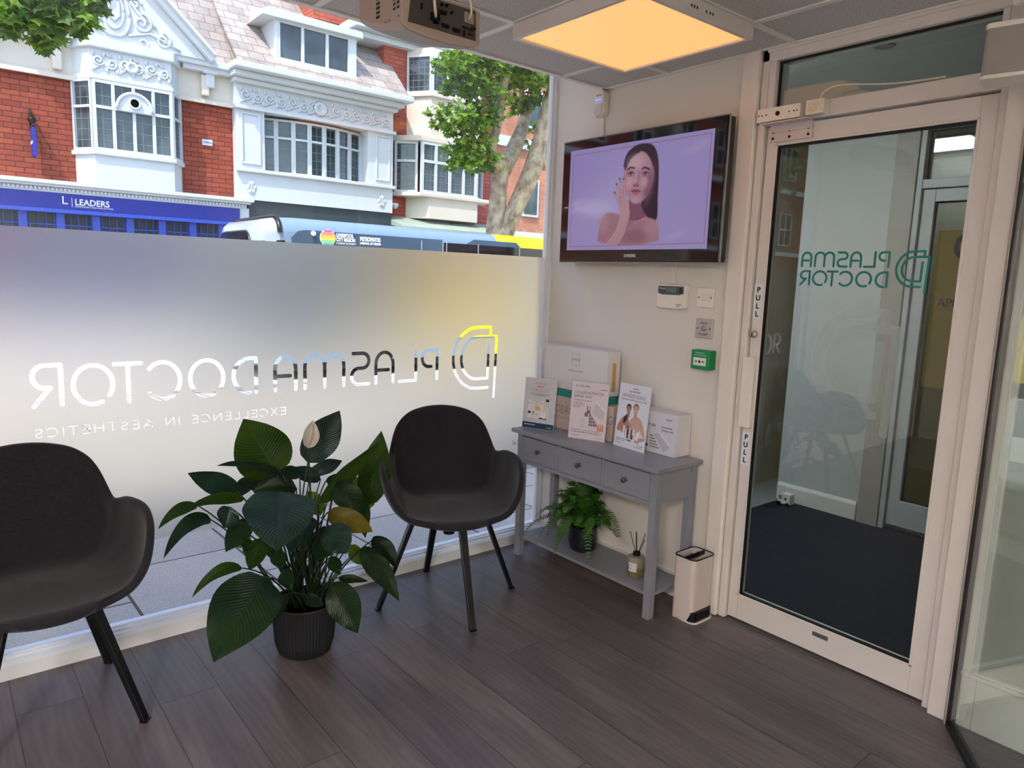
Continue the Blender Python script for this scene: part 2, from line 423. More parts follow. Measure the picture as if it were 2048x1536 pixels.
def printmat(name, emit=0, rough=.35):
    t = NT(name); a = t.new('ShaderNodeVertexColor', layer_name='print')
    if emit:
        t.b.inputs['Base Color'].default_value = (.01, .01, .012, 1); t.link(a.outputs[0], t.b.inputs['Emission Color']); t.b.inputs['Emission Strength'].default_value = emit
    else: t.link(a.outputs[0], t.b.inputs['Base Color'])
    t.b.inputs['Roughness'].default_value = rough
    return t.m
def rgb(h): return [int(h[i:i + 2], 16) / 255 for i in (0, 2, 4)]
# ------------------------------------------------------------------ interior materials
def floor_mat():
    t = NT('floor_planks'); x, y, z = t.xyz(t.co())
    row = t.math('FLOOR', t.math('DIVIDE', t.math('ADD', x, 2.511), .19))
    wnz = t.new('ShaderNodeTexWhiteNoise', noise_dimensions='1D'); t.link(row, wnz.inputs['W'])
    yy = t.math('ADD', y, t.math('MULTIPLY', wnz.outputs['Value'], 1.22))
    fx = t.math('FRACT', t.math('DIVIDE', t.math('ADD', x, 2.511), .19)); fy = t.math('FRACT', t.math('DIVIDE', yy, 1.22))
    gx = t.math('MINIMUM', fx, t.math('SUBTRACT', 1.0, fx)); gy = t.math('MINIMUM', fy, t.math('SUBTRACT', 1.0, fy))
    groove = t.math('MINIMUM', t.math('MULTIPLY', gx, .19), t.math('MULTIPLY', gy, 1.22))
    line = t.ramp(t.math('MULTIPLY', groove, 400.0), [(.35, (0, 0, 0)), (.75, (1, 1, 1))])
    idn = t.new('ShaderNodeTexWhiteNoise', noise_dimensions='2D'); t.link(t.comb(row, t.math('FLOOR', t.math('DIVIDE', yy, 1.22))), idn.inputs['Vector'])
    vec = t.comb(t.math('MULTIPLY', t.math('ADD', x, t.math('MULTIPLY', idn.outputs['Value'], 7.0)), 6.0), t.math('MULTIPLY', y, .9), t.math('MULTIPLY', idn.outputs['Value'], 9.0))
    g = t.noise(2.2, 8, vec, .62)
    wv = t.new('ShaderNodeTexWave', wave_type='BANDS', bands_direction='X'); t.link(vec, wv.inputs['Vector']); wv.inputs['Scale'].default_value = 1.7
    wv.inputs['Distortion'].default_value = 14; wv.inputs['Detail'].default_value = 4; wv.inputs['Detail Scale'].default_value = .9
    gg = t.math('ADD', t.math('MULTIPLY', g, .90), t.math('MULTIPLY', wv.outputs['Fac'], .10))
    c = t.ramp(gg, [(.2, srgb('4a4344')), (.5, srgb('625a5a')), (.8, srgb('7a716e'))])
    c = t.mix(.55, c, t.ramp(idn.outputs['Value'], [(0, (.72, .72, .75)), (1, (1.0, .98, .95))]), 'MULTIPLY')
    c = t.mix(.8, c, line, 'MULTIPLY')
    t.link(c, t.b.inputs['Base Color'])
    t.link(t.math('MULTIPLY_ADD', gg, .18, .30), t.b.inputs['Roughness'])
    t.bump(t.math('ADD', t.math('MULTIPLY', gg, .25), t.math('MULTIPLY', t.xyz(line)[0], .5)), .25, .0015)
    return t.m
def ceil_mat():
    t = NT('ceiling_tile'); n = t.noise(160, 3, t.co()); n2 = t.noise(500, 2, t.co())
    c = t.ramp(n, [(.38, srgb('b4b0ae')), (.6, srgb('d2cecb'))]); t.link(c, t.b.inputs['Base Color']); t.b.inputs['Roughness'].default_value = .95
    t.bump(n2, .3, .002); return t.m
M_floor = floor_mat(); M_ceil = ceil_mat()
M_wall = pbr('wall_paint', 'd9d3cc', .75, var=.02, scale=3, bump=.05, bscale=90)
M_white = pbr('white_gloss_paint', 'e2dad4', .38, var=.015, scale=5)
M_upvc = pbr('white_frame', 'dfe2e6', .35, var=.01)
M_alu = pbr('white_aluminium', 'd8d1cd', .4, var=.015)
M_tbar = pbr('ceiling_grid_white', 'e4e0dc', .5, var=0)
M_black = pbr('black_rubber', '08080a', .6, var=0)
M_glass = glass('clear_glass', (.97, .985, .98), .04)
M_glassd = glass('door_glass', (.80, .84, .82), .05)
M_film = frosted('frosted_film', (.83, .81, .765), 1.30, .60, .10, 0, .07)
M_chrome = pbr('brushed_steel', 'b9b6b2', .3, 1, var=.03)
M_dsteel = pbr('dark_metal', '16161a', .35, .6, var=.02)
M_blk = pbr('black_plastic', '0c0c0e', .25, var=0)
M_inkd = pbr('dark_print', '26262a', .6, var=0)
M_inkg = pbr('grey_print', '8a8a90', .6, var=0)
M_plastic = pbr('white_plastic', 'e6dfd6', .35, var=.01)
M_cream = pbr('cream_plastic', 'd8ccbb', .4, var=.01)

# ------------------------------------------------------------------ the room
H = 2.372
S('floor', MB().box(-4.95, .03, -6.0, .12, -.1, 0), M_floor)
# ceiling of loose tiles: one mesh with the hanging grid as a second one
mb = MB(); mb.box(-4.95, 0.0, -6.0, -.31, H, H + .02)
S('ceiling', mb, M_ceil)
mb = MB()
for i in range(-1, 8):
    x = -.30 - .6 * i
    if x > -.02: continue
    mb.box(x - .012, x + .012, -6.0, -.31, H - .005, H + .001)
for j in range(0, 10):
    y = -.705 - .6 * j
    mb.box(-4.95, 0, y - .012, y + .012, H - .0055, H + .001)
mb.box(-4.95, 0, -.335, -.308, H - .006, H + .1)
mb.box(-.022, -.001, -6, -.31, H - .006, H)
S('trim_1', mb, M_tbar)
# bulkhead recess over the window
S('wall_front', MB().box(-4.95, .1, -.31, .06, 2.86, 2.9).box(-4.95, .1, -.312, -.30, H + .02, 2.9).box(-4.95, -2.66, .0, .10, 0, 2.86), M_white)
# right wall (TV wall): reaches to the shopfront, opening for the door, continues behind the glass partition
mb = MB(); mb.box(0, .11, -1.165, .04, 0, 2.9)
mb.box(0, .11, -2.12, -1.165, H, 2.9)
mb.box(0, .11, -6, -2.98, 0, 2.9).box(0, .11, -2.98, -2.12, 2.2, 2.9)
S('wall_right', mb, M_wall, bev=0)
mb = MB(); mb.box(-4.95 - .1, -4.95, -6, .1, 0, 2.9)
S('wall_left', mb, M_wall)
S('wall_back', MB().box(-4.95, .1, -6.1, -6.0, 0, 2.9), M_wall)
# skirting with a moulded top
prof = [(0, 0), (-.018, 0), (-.018, .085), (-.014, .095), (-.014, .115), (-.008, .125), (-.006, .14), (0, .14)]
S('baseboard_right', MB().prism(prof, 1, lambda a, b, t: (a, -1.088 if t else -.02, b)), M_white)
# pilaster boxing beside the door
mb = MB(); mb.box(-.028, .0, -1.168, -1.09, 0, H)
S('trim_2', mb, M_white, bev=.008, seg=3)
# --- door frame (head, jambs, transom) ---
mb = MB(); mb.box(-.006, .09, -1.200, -1.168, 0, H)
mb.box(-.006, .09, -2.04, -2.012, 0, H); mb.box(-.034, .09, -2.105, -2.04, 0, H)
mb.box(-.006, .09, -2.04, -1.168, 2.082, 2.142); mb.box(-.006, .09, -2.04, -1.168, 2.322, H)
mb.box(-.006, .09, -1.23, -1.2, 2.142, 2.322); mb.box(-.006, .09, -2.012, -1.99, 2.142, 2.322)
mb.box(-.014, -.006, -2.04, -1.19, 2.355, H)
S('trim_3', mb, M_alu, bev=.004)
S('trim_4', MB().box(.0, .1, -2.01, -1.18, -.005, .004), M_chrome)
# transom light
wt = S('window_2', MB().box(.030, .036, -1.99, -1.23, 2.142, 2.322), M_glassd)
mb = MB()
for a in ((-1.99, -1.23, 2.314, 2.322), (-1.99, -1.23, 2.142, 2.145)): mb.box(.018, .029, *a)
mb.box(.018, .029, -1.238, -1.23, 2.145, 2.314)
P('glazing_gasket', mb, M_black, wt)
# --- the glazed door leaf ---
dr = T('door_1', None, None, (.045, -1.6, 0)); dr['kind'] = 'structure'
X0, X1 = .012, .060
mb = MB(); mb.box(X0, X1, -1.250, -1.205, .012, 2.074); mb.box(X0, X1, -2.008, -1.957, .012, 2.074)
mb.box(X0, X1, -1.957, -1.250, 2.002, 2.074); mb.box(X0, X1, -1.957, -1.250, .012, .124)
mb.box(X0 - .004, X0, -1.256, -1.246, .118, 2.008).box(X0 - .004, X0, -1.961, -1.951, .118, 2.008).box(X0 - .004, X0, -1.961, -1.246, 2.0, 2.01).box(X0 - .004, X0, -1.961, -1.246, .116, .128)
P('door_frame', mb, M_alu, dr, bev=.002)
P('glass_pane', MB().box(.030, .038, -1.957, -1.25, .124, 2.002), M_glassd, dr)
mb = MB(); mb.box(.014, .0295, -1.2600, -1.2505, .128, 1.998).box(.014, .0295, -1.95, -1.26, 1.992, 2.000).box(.014, .0295, -1.95, -1.26, .126, .132)
P('glazing_gasket', mb, M_black, dr)
c = MB().lathe((.012, -1.222, 1.253), [(0, -.02), (.010, -.02), (.015, -.016), (.017, -.004), (.017, 0)], 20, 0)
lk = P('lock_cylinder', c, M_chrome, dr, smooth='auto'); P('keyhole', MB().box(-.0095, -.0078, -1.2235, -1.2205, 1.243, 1.258), M_blk, lk)
P('edge_plate', MB().box(.0095, .012, -1.247, -1.207, 1.165, 1.31), M_alu, dr, bev=.001)
P('latch_cover', MB().box(-.022, .010, -1.252, -1.199, .862, 1.158), M_plastic, dr, bev=.003)
np_ = P('name_plate', MB().box(.0088, .012, -1.655, -1.592, .083, .100), pbr('plate_grey', '6d6a68', .4, .3), dr)
P('lettering', textmb('HUDSONS & MORE', .006, (.0084, -1.594, .0915), (0, -1, 0), (0, 0, 1), .0002).merge(textmb('FITTED', .005, (.0084, -1.61, .0855), (0, -1, 0), (0, 0, 1), .0002)), M_inkd, np_)
# teal vinyl lettering on the door glass (reads from the lobby side) and the large pale emblem
M_teal = pbr('teal_vinyl', '1d7a72', .5, var=.03); M_pale = frosted('pale_vinyl', (1, 1, 1), 1.1, .9, .6, .30)
def placeword(txt, edges, z0, cap): return word([(g, a, b, z0) for g, (a, b) in zip(txt, edges)], cap)
BIG = {'P': (-.802, -.701), 'L': (-.929, -.822), 'A2': (-1.053, -.947), 'S': (-1.176, -1.073), 'M': (-1.396, -1.198), 'A': (-1.527, -1.421),
       'D': (-1.698, -1.591), 'O2': (-1.864, -1.722), 'C': (-2.008, -1.885), 'T': (-2.125, -2.021), 'O': (-2.257, -2.116), 'R': (-2.377, -2.277)}
def bw(keys, x0, sc):  # shop lettering spacing, s measured from x0 towards -x
    r_ = .008
    return [(k[0], (x0 - BIG[k][1] + r_) * sc, (x0 - BIG[k][0] - r_) * sc) for k in keys]
pl = bw(['P', 'L', 'A2', 'S', 'M', 'A'], -.701, 1); do = bw(['D', 'O2', 'C', 'T', 'O', 'R'], -1.591, 1)
k1 = .330 / pl[-1][2]; k2 = .330 / do[-1][2]
def dfn(a, b): return (.0292, -1.722 + a, b)      # s grows towards +y (left in view)
st = word([(g, a * k1, b * k1, 1.533) for g, a, b in pl], .052) + word([(g, a * k2, b * k2, 1.462) for g, a, b in do], .052) \
    + [[(-.012 - .118 + (q[0]), q[1]) for q in s_] for s_ in logo(0, 1.446, .105, .142)]
P('vinyl_lettering', ink(st, .0042, .0009, dfn), M_teal, dr, label='teal vinyl lettering and emblem')
st = logo(0, .93, .30, .44)
P('vinyl_emblem', ink(st, .0155, .0025, lambda a, b: (.0388, -1.775 + a, b)), M_pale, dr, label='large pale frosted emblem')
# ------------------------------------------------------------------ shopfront window_1
YG = .05
wf = T('window_1', None, None, (-2.45, .05, 0)); wf['kind'] = 'structure'
mb = MB(); mb.prism([(0, 0), (0, .052), (.012, .062), (.028, .064), (.030, .072), (.044, .074), (.044, .078), (.10, .07), (.10, -.05), (.0, -.05)], 1, lambda a, b, t: (.06 if t else -2.66, a, b))
mb.box(-.018, .065, .03, .085, .06, 2.86); mb.box(-.03, .0, .04, .07, .07, 2.86)
mb.box(-2.66, .06, .03, .085, 2.8, 2.86); mb.box(-2.66, -2.60, .03, .085, .06, 2.86)
P('window_frame', mb, M_upvc, wf, bev=.003)
P('glass_pane', MB().box(-2.60, -.028, .056, .064, .072, 2.8), M_glass, wf)
# frosted film with its lettering cut out
FX0, FX1, FZ0, FZ1 = -2.598, -.032, .392, 1.562
def s2x(a): return -a
st = word([(k[0], -BIG[k][1] + .008, -BIG[k][0] - .008, .944 + (.006 if k in 'R' else .0)) for k in BIG], .142) + logo(.338, .826, .275, .368)
loops = contours(st, .0082, .002)
st2 = letters('EXCELLENCE IN AESTHETICS', 1.476, .839, .030, .895)
loops2 = contours(st2, .0021, .0008)
def holes(lo):
    big_ = max(lo, key=lambda q: abs(q[1]))[1]
    return [l for l, a in lo if a * big_ > 0], [l for l, a in lo if a * big_ < 0]
h1, i1 = holes(loops); h2, i2 = holes(loops2)
mb = MB(); ff = lambda a, b: (-a, .0545, b)
# three bands keep the tessellation light
outer = [(-FX1, FZ0), (-FX0, FZ0), (-FX0, FZ1), (-FX1, FZ1)]
tess([(-FX1, .882), (-FX0, .882), (-FX0, FZ1), (-FX1, FZ1)], [], ff, MB())
def band(z0, z1, hs):
    tess([(-FX1, z0), (-FX0, z0), (-FX0, z1), (-FX1, z1)], hs, ff, mb)
lg = [h for h in h1 if min(p[1] for p in h) < .875]; 
# the emblem dips below the word line: give it a column of its own
lx0, lx1 = .31, .66
main = [h for h in h1 if max(p[0] for p in h) < lx1]; rest = [h for h in h1 if max(p[0] for p in h) >= lx1]
def rect(x0, x1, z0, z1, hs): tess([(x0, z0), (x1, z0), (x1, z1), (x0, z1)], hs, ff, mb)
rect(-FX1, lx1, .80, 1.30, main)
rect(lx1, -FX0, .885, 1.30, rest)
rect(lx1, -FX0, .80, .885, h2)
rect(-FX1, -FX0, 1.30, FZ1, []); rect(-FX1, -FX0, FZ0, .80, [])
for l in i2 + i1: tess(l, [], ff, mb)
P('frosted_film', mb, M_film, wf, fixn=False, label='frosted film with clear cut lettering')
mb = textmb('ICS FROM', .034, (-.53, .0535, .456), (-1, 0, 0), (0, 0, 1), .0001).merge(textmb('Col', .036, (-.155, .0535, .545), (-1, 0, 0), (0, 0, 1), .0001))
P('small_lettering', mb, M_inkg, wf)

# ------------------------------------------------------------------ ceiling light and sensor, projector
lt = T('ceiling_light', 'square amber glowing light panel surface mounted under the grey ceiling tiles', 'ceiling light', (-.60, -1.0, 2.31))
mb = MB(); a, b, c_, d = -.905, -.30, -1.31, -.70
mb.box(a, a + .018, c_, d, 2.312, 2.3655).box(b - .018, b, c_, d, 2.312, 2.3655).box(a + .018, b - .018, c_, c_ + .018, 2.312, 2.3655).box(a + .018, b - .018, d - .018, d, 2.312, 2.3655)
P('light_frame', mb, M_alu, lt, bev=.002)
P('diffuser', MB().box(a + .0185, b - .0185, c_ + .0185, d - .0185, 2.320, 2.332), emission('amber_diffuser', (1.15, .48, .13), PANEL_E), lt)
mk = MB()
for y in (-.985, -1.0, -1.02, -1.07, -1.085, -1.1): mk.box(a - .0006, a + .001, 0, 0, 0, 0) if 0 else mk.box(-.56 + (y + 1.0), -.553 + (y + 1.0), c_ - .0006, c_ + .001, 2.335, 2.343)
P('switch_symbols', mk, M_inkd, lt)
# cooler fill panels, added unseen behind the camera to brighten the room
for n_, (x, y) in enumerate(((-4.05, -3.4), (-3.3, -5.25))):
    l2 = T('ceiling_light', ['square white light panel in the ceiling towards the left wall', 'square white light panel in the ceiling at the back of the room'][n_], 'ceiling light', (x, y, 2.33))
    P('light_frame', MB().box(x - .3, x + .3, y - .3, y - .28, 2.33, H - .006).box(x - .3, x + .3, y + .28, y + .3, 2.33, H - .006).box(x - .3, x - .28, y - .28, y + .28, 2.33, H - .006).box(x + .28, x + .3, y - .28, y + .28, 2.33, H - .006), M_alu, l2)
    P('diffuser', MB().box(x - .279, x + .279, y - .279, y + .279, 2.335, 2.345), emission('white_diffuser', (1.0, .93, .87), 78.0), l2)

pj = T('projector', 'white ceiling projector with a port panel and hanging cables', 'projector', (-1.48, -.98, 2.1))
M_proj = pbr('projector_shell', 'a89689', .45, var=.02)
mb = MB(); nx_ = 12
top, bot = [], []
# curved underside: sections along y (depth), body tilts up towards the window
for j, (y, zb, zt) in enumerate(((-1.10, 2.102, 2.205), (-1.03, 2.112, 2.222), (-.93, 2.138, 2.246), (-.86, 2.165, 2.255), (-.835, 2.19, 2.245))):
    hw0, hw1 = (-1.606, -1.343) if j < 3 else ((-1.603, -1.348) if j == 3 else (-1.59, -1.36))
    for i in range(nx_ + 1):
        u = i / nx_; x = hw0 + (hw1 - hw0) * u; sag = .012 * math.sin(math.pi * u)
        edge = .006 if i in (0, nx_) else 0
        bot.append((x, y, zb - sag + edge)); top.append((x, y, zt - edge))
n1 = nx_ + 1
fs = []
for j in range(4):
    for i in range(nx_):
        k = j * n1 + i; fs.append((k, k + 1, k + 1 + n1, k + n1)); o_ = 5 * n1; fs.append((o_ + k, o_ + k + n1, o_ + k + n1 + 1, o_ + k + 1))
    for i in (0, nx_):
        k = j * n1 + i; fs.append((k, k + n1, 5 * n1 + k + n1, 5 * n1 + k))
for j in (0, 4):
    for i in range(nx_): k = j * n1 + i; fs.append((k, k + 1, 5 * n1 + k + 1, 5 * n1 + k))
mb.add(bot + top, fs)
P('body', mb, M_proj, pj, bev=.006, seg=2)
pp = P('port_panel', MB().hexa([(-1.585, -1.1035, 2.118), (-1.362, -1.1035, 2.118), (-1.362, -1.10, 2.118), (-1.585, -1.10, 2.118), (-1.575, -1.1035, 2.196), (-1.365, -1.1035, 2.196), (-1.365, -1.10, 2.196), (-1.575, -1.10, 2.196)]), pbr('port_panel_grey', '453c37', .6), pj)
def port(x, z, kind):
    m = MB()
    if kind == 'v': m.prism([(x + .013 * sx, z + .005 * sz) for sx, sz in ((-1, 1), (1, 1), (.8, -1), (-.8, -1))], 1, lambda a, b, t: (a, -1.1035 - .004 * t, b)); n_, mt = 'video_port', pbr('port_blue', '2a3050', .5) if x > -1.43 and x < -1.38 else M_dsteel
    elif kind == 'r': m.lathe((x, -1.1035, z), [(.0045, 0), (.0045, -.006), (.0025, -.006), (.0025, -.002)], 12, 1); n_, mt = 'round_port', M_dsteel
    elif kind == 'h': m.box(x - .008, x + .008, -1.1065, -1.1035, z - .003, z + .003); n_, mt = 'flat_port', M_blk
    else: m.box(x - .003, x + .003, -1.1065, -1.1035, z - .008, z + .008); n_, mt = 'upright_port', M_blk
    P(n_, m, mt, pp)
for a in ((-1.476, 2.165, 'v'), (-1.468, 2.133, 'v'), (-1.430, 2.130, 'v'), (-1.448, 2.172, 'r'), (-1.482, 2.184, 'r'), (-1.466, 2.186, 'r'), (-1.498, 2.150, 'r'), (-1.500, 2.134, 'h'), (-1.402, 2.144, 'h'), (-1.404, 2.128, 'u'), (-1.382, 2.142, 'h'), (-1.382, 2.130, 'h'), (-1.372, 2.148, 'h'), (-1.545, 2.165, 'u')): port(*a)
P('network_socket', MB().box(-1.405, -1.372, -1.107, -1.1035, 2.158, 2.186).box(-1.398, -1.379, -1.112, -1.107, 2.162, 2.181), pbr('socket_grey', '9a8f86', .5), pp)
m = MB()
for i, y in enumerate((-1.085, -1.065)):
    for j in range(4): m.box(-1.6068, -1.604, y - .006, y + .006, 2.150 + j * .012, 2.156 + j * .012)
for j in range(5): m.box(-1.6068, -1.604, -.985, -.965, 2.150 + j * .012, 2.157 + j * .012)
for y in (-1.09, -1.04, -1.02): m.box(-1.6066, -1.604, y, y + .004, 2.128, 2.132)
P('side_vents', m, M_blk, pj)
m = MB().tube([(-1.48, -.97, 2.24), (-1.48, -.97, 2.365)], .02, 16); m.lathe((-1.48, -.97, 2.352), [(.06, 0), (.06, .012), (0, .012)], 24)
for dx, dy in ((-.09, -.08), (.09, -.08), (-.09, .08), (.09, .08)): m.bar((-1.48, -.97, 2.26), (-1.48 + dx, -.97 + dy, 2.235), .012, .006)
P('ceiling_mount', m, M_plastic, pj)
def bez(p, n=16):
    p = [Vector(q) for q in p]; out = []
    for i in range(n + 1):
        t = i / n; q = p
        while len(q) > 1: q = [q[j].lerp(q[j + 1], t) for j in range(len(q) - 1)]
        out.append(q[0])
    return out
P('power_cable', MB().tube(bez([(-1.508, -1.118, 2.145), (-1.53, -1.15, 2.13), (-1.53, -1.13, 2.30), (-1.50, -1.0, 2.366)]), .004), M_cream, pj)
P('network_cable', MB().tube(bez([(-1.392, -1.112, 2.17), (-1.40, -1.16, 2.18), (-1.43, -1.12, 2.30), (-1.44, -1.02, 2.366)]), .003), M_cream, pj)
P('cable_plug', MB().box(-1.520, -1.492, -1.118, -1.1065, 2.134, 2.156), M_dsteel, pj, bev=.003)
smk = MB().lathe((-1.30, -1.02, H - .006), [(0, -.012), (.010, -.012), (.014, -.004), (.014, 0)], 16)
props(P('ceiling_sensor', smk, M_blk, smooth='auto'), 'small black round sensor on the ceiling beside the projector', 'sensor')

pir = T('motion_sensor', 'white motion detector high on the wall near the window', 'motion sensor', (0, -.305, 2.236))
P('housing', MB().prism([(-.034, .02), (-.034, .11), (-.024, .128), (.024, .128), (.034, .11), (.034, .02), (.022, .002), (-.022, .002)], 1, lambda a, b, t: (-.042 + .041 * t, -.305 + a, 2.236 + b)), M_plastic, pir, bev=.006, seg=3)
P('lens', MB().prism([(-.024, .016), (-.026, .062), (.026, .062), (.024, .016), (.014, .006), (-.014, .006)], 1, lambda a, b, t: (-.046 + .005 * t, -.305 + a, 2.236 + b)), pbr('lens_grey', 'cfcac4', .5), pir, bev=.002)
P('indicator_light', MB().box(-.0445, -.0415, -.322, -.288, 2.3145, 2.3195), emission('blue_led', (.03, .08, 1.0), 2.5), pir)
P('lettering', textmb('texecom', .012, (-.0425, -.289, 2.335), (0, -1, 0), (0, 0, 1), .0002), M_inkd, pir)
props(P('cable_trunking', MB().box(-.012, 0, -.318, -.296, 1.9, 2.2365).box(-.012, 0, -.318, -.296, 2.3645, H), M_white, bev=.001), 'slim white cable trunking running below the motion detector', 'trunking')
props(P('cable_trunking', MB().box(-.014, 0, -.815, -.793, 1.446, 1.66), M_white, bev=.001), 'slim white cable trunking between television and alarm keypad', 'trunking')

# ------------------------------------------------------------------ television
tv = T('television', 'black flat television on the wall showing a portrait on lilac', 'television', (-.06, -.61, 1.54))
P('casing', MB().box(-.095, -.045, -1.094, -.137, 1.541, 2.125), M_blk, tv, bev=.006, seg=3)
P('clear_rim', MB().box(-.092, -.085, -1.0985, -.1325, 1.536, 1.541).box(-.092, -.085, -1.0985, -1.0945, 1.541, 2.13).box(-.092, -.085, -.1365, -.1325, 1.541, 2.13).box(-.092, -.085, -1.0945, -.1365, 2.1255, 2.13), pbr('smoked_rim', '8a8684', .1), tv)
P('bezel', MB().box(-.0990, -.0955, -1.035, -.187, 1.545, 1.596).box(-.0990, -.0955, -1.035, -.187, 2.08, 2.121).box(-.0990, -.0955, -1.090, -1.035, 1.545, 2.121).box(-.0990, -.0955, -.187, -.141, 1.545, 2.121), pbr('gloss_black', '050506', .04, var=0, coat=.5), tv)
P('wall_bracket', MB().box(-.045, -.002, -.78, -.44, 1.72, 1.95), M_dsteel, tv)
P('maker_name', textmb('SAMSUNG', .020, (-.0993, -.578, 1.562), (0, -1, 0), (0, 0, 1), .0002, sx=.78, bold=.0006), pbr('silver_print', 'c9c9d2', .4, .2), tv)
pc = Pic(440, 250, .848 / .484, rgb('a294cc'))
pc.mixin(.55 * (1 - pc.Y) * np.clip(1.2 - pc.X, 0, 1), rgb('9488c8')); pc.mixin(.35 * np.exp(-((pc.X - .42) ** 2 / .05 + (pc.Y - .45) ** 2 / .08)), rgb('c6c0e4'))
LN = rgb('9a6a5c')
for q in (((.028, .049), (.979, .035)), ((.979, .035), (.979, .95)), ((.979, .95), (.027, .965)), ((.027, .965), (.028, .049))): pc.line(q, .003, LN)
sk, skd, skl, hr = rgb('b08494'), rgb('7e5064'), rgb('d8b2bc'), rgb('2c1a2c')
hair = [(0.42, 0.25), (0.422, 0.17), (0.44, 0.10), (0.47, 0.062), (0.505, 0.035), (0.559, 0.030), (0.613, 0.050), (0.645, 0.113), (0.661, 0.207), (0.668, 0.323), (0.67, 0.47), (0.672, 0.60), (0.675, 0.735), (0.634, 0.72), (0.59, 0.66), (0.565, 0.556), (0.58, 0.3), (0.52, .1)]
pc.poly(hair, hr, .012, sm=2)
pc.poly([(.47, .50), (.478, .63), (.44, .74), (.62, .76), (.60, .66), (.588, .48)], skd, .02, sm=1)
body = [(.250, .958), (.259, .80), (.275, .702), (.303, .648), (.342, .636), (.402, .661), (.48, .715), (.536, .735), (.598, .695), (.643, .703), (.671, .741), (.687, .823), (.70, .948)]
pc.poly(body, rgb('a0707e'), .012, sm=1)
pc.ell(.64, .80, .05, .11, sk, .9, a=.8); pc.ell(.29, .74, .035, .09, sk, .9, a=.7); pc.ell(.53, .88, .09, .06, skd, .9, a=.55); pc.ell(.47, .72, .03, .05, skd, .8, a=.5)
pc.line([(.52, .75), (.60, .71)], .004, skl, .02, .5); pc.poly([(.600, .70), (.55, .56), (.60, .50), (.64, .45), (.672, .55), (.676, .74), (.645, .72)], hr, .015, sm=1)
face = [(0.425, 0.27), (0.434, 0.191), (0.464, 0.137), (0.508, 0.100), (0.543, 0.084), (0.58, 0.112), (0.614, 0.176), (0.636, 0.272), (0.639, 0.342), (0.630, 0.41), (0.612, 0.478), (0.591, 0.53), (0.556, 0.570), (0.52, 0.577), (0.487, 0.550), (0.458, 0.489), (0.436, 0.408), (0.424, 0.34)]
pc.poly(face, sk, .012, sm=2); pc.poly([(.425, .25), (.445, .13), (.50, .07), (.538, .055), (.540, .10), (.50, .125), (.462, .17), (.438, .25)], hr, .014, sm=1); pc.poly([(.536, .055), (.60, .085), (.64, .19), (.648, .33), (.628, .25), (.60, .16), (.562, .105), (.538, .10)], hr, .014, sm=1)
pc.ell(.61, .42, .03, .16, skd, .9, 12, .75); pc.ell(.505, .19, .06, .07, skl, 1, a=.6); pc.ell(.470, .37, .03, .055, skl, 1, a=.55); pc.ell(.575, .385, .025, .045, skl, 1, a=.5)
pc.ell(.517, .54, .03, .035, skl, 1, a=.35); pc.line([(.517, .28), (.510, .38)], .006, skl, .02, .7); pc.line([(.531, .28), (.528, .385)], .004, skd, .02, .45)
pc.ell(.516, .402, .020, .016, skd, .8, a=.5); pc.ell(.504, .406, .005, .006, hr, .6, a=.7); pc.ell(.528, .41, .005, .006, hr, .6, a=.7)
for ex, ey, bx in ((.475, .290, -1), (.578, .305, 1)):
    pc.ell(ex, ey, .024, .026, skd, .8, 6, .6); pc.ell(ex, ey + .004, .016, .010, rgb('bcaab8'), .4, 6); pc.ell(ex, ey + .003, .0075, .012, rgb('4a3a48'), .3); pc.ell(ex, ey + .003, .004, .007, hr, .3)
    pc.line([(ex - .019, ey + .003), (ex - .008, ey - .008), (ex + .006, ey - .008), (ex + .019, ey + .002)], .0035, hr, .006)
    pc.line([(ex - .024, ey - .042 - .004 * bx), (ex - .006 * 1, ey - .056), (ex + .024, ey - .040 + .006 * bx)], .007, rgb('3c2432'), .01)
pc.poly([(.480, .450), (.503, .438), (.514, .443), (.527, .440), (.553, .462), (.528, .468), (.505, .464)], rgb('984858'), .006, sm=1)
pc.poly([(.482, .454), (.51, .464), (.551, .464), (.530, .492), (.506, .490)], rgb('b86070'), .008, sm=1); pc.line([(.480, .452), (.512, .460), (.553, .464)], .002, rgb('5a2434'), .004)
arm = [(.415, .66), (.485, .70), (.47, .80), (.452, .86), (.415, .960), (.309, .960), (.353, .894), (.394, .809)]
pc.poly(arm, rgb('b88a98'), .012, sm=1); pc.line([(.414, .72), (.394, .809), (.353, .894), (.315, .955)], .0025, skl, .01, .8); pc.line([(.482, .73), (.455, .86), (.42, .955)], .006, skd, .02, .6)
palm = [(.392, .53), (.405, .46), (.440, .455), (.462, .52), (.478, .60), (.486, .67), (.478, .73), (.44, .742), (.42, .725), (.412, .65)]
pc.poly(palm, rgb('bc8e9a'), .012, sm=1)
for q in (((.405, .56), (.382, .50), (.366, .455)), ((.412, .50), (.395, .44), (.376, .376)), ((.424, .49), (.412, .41), (.398, .330)), ((.438, .49), (.436, .42), (.426, .335))):
    pc.line(q, .0125, rgb('7e5566'), .01); pc.line(q, .0100, rgb('c898a2'), .01)
    e = q[-1]; pc.ell(e[0], e[1], .0045, .012, rgb('6a4858'), .5)
pc.line([(.470, .66), (.458, .57), (.438, .50)], .014, rgb('c090a0'), .014)
for x_, y_, r_ in ((.07, .52, .05), (.05, .60, .04), (.9, .13, .07), (.80, .88, .06)): pc.ell(x_, y_, r_, r_ * .5, rgb('c2bcdc'), 1.2, -15, .25)
M_scr = printmat('screen_picture', .36, .12)
pc.mesh('screen', (-.0965, -.187, 2.08), (0, -.848, 0), (0, 0, -.484), M_scr, tv)

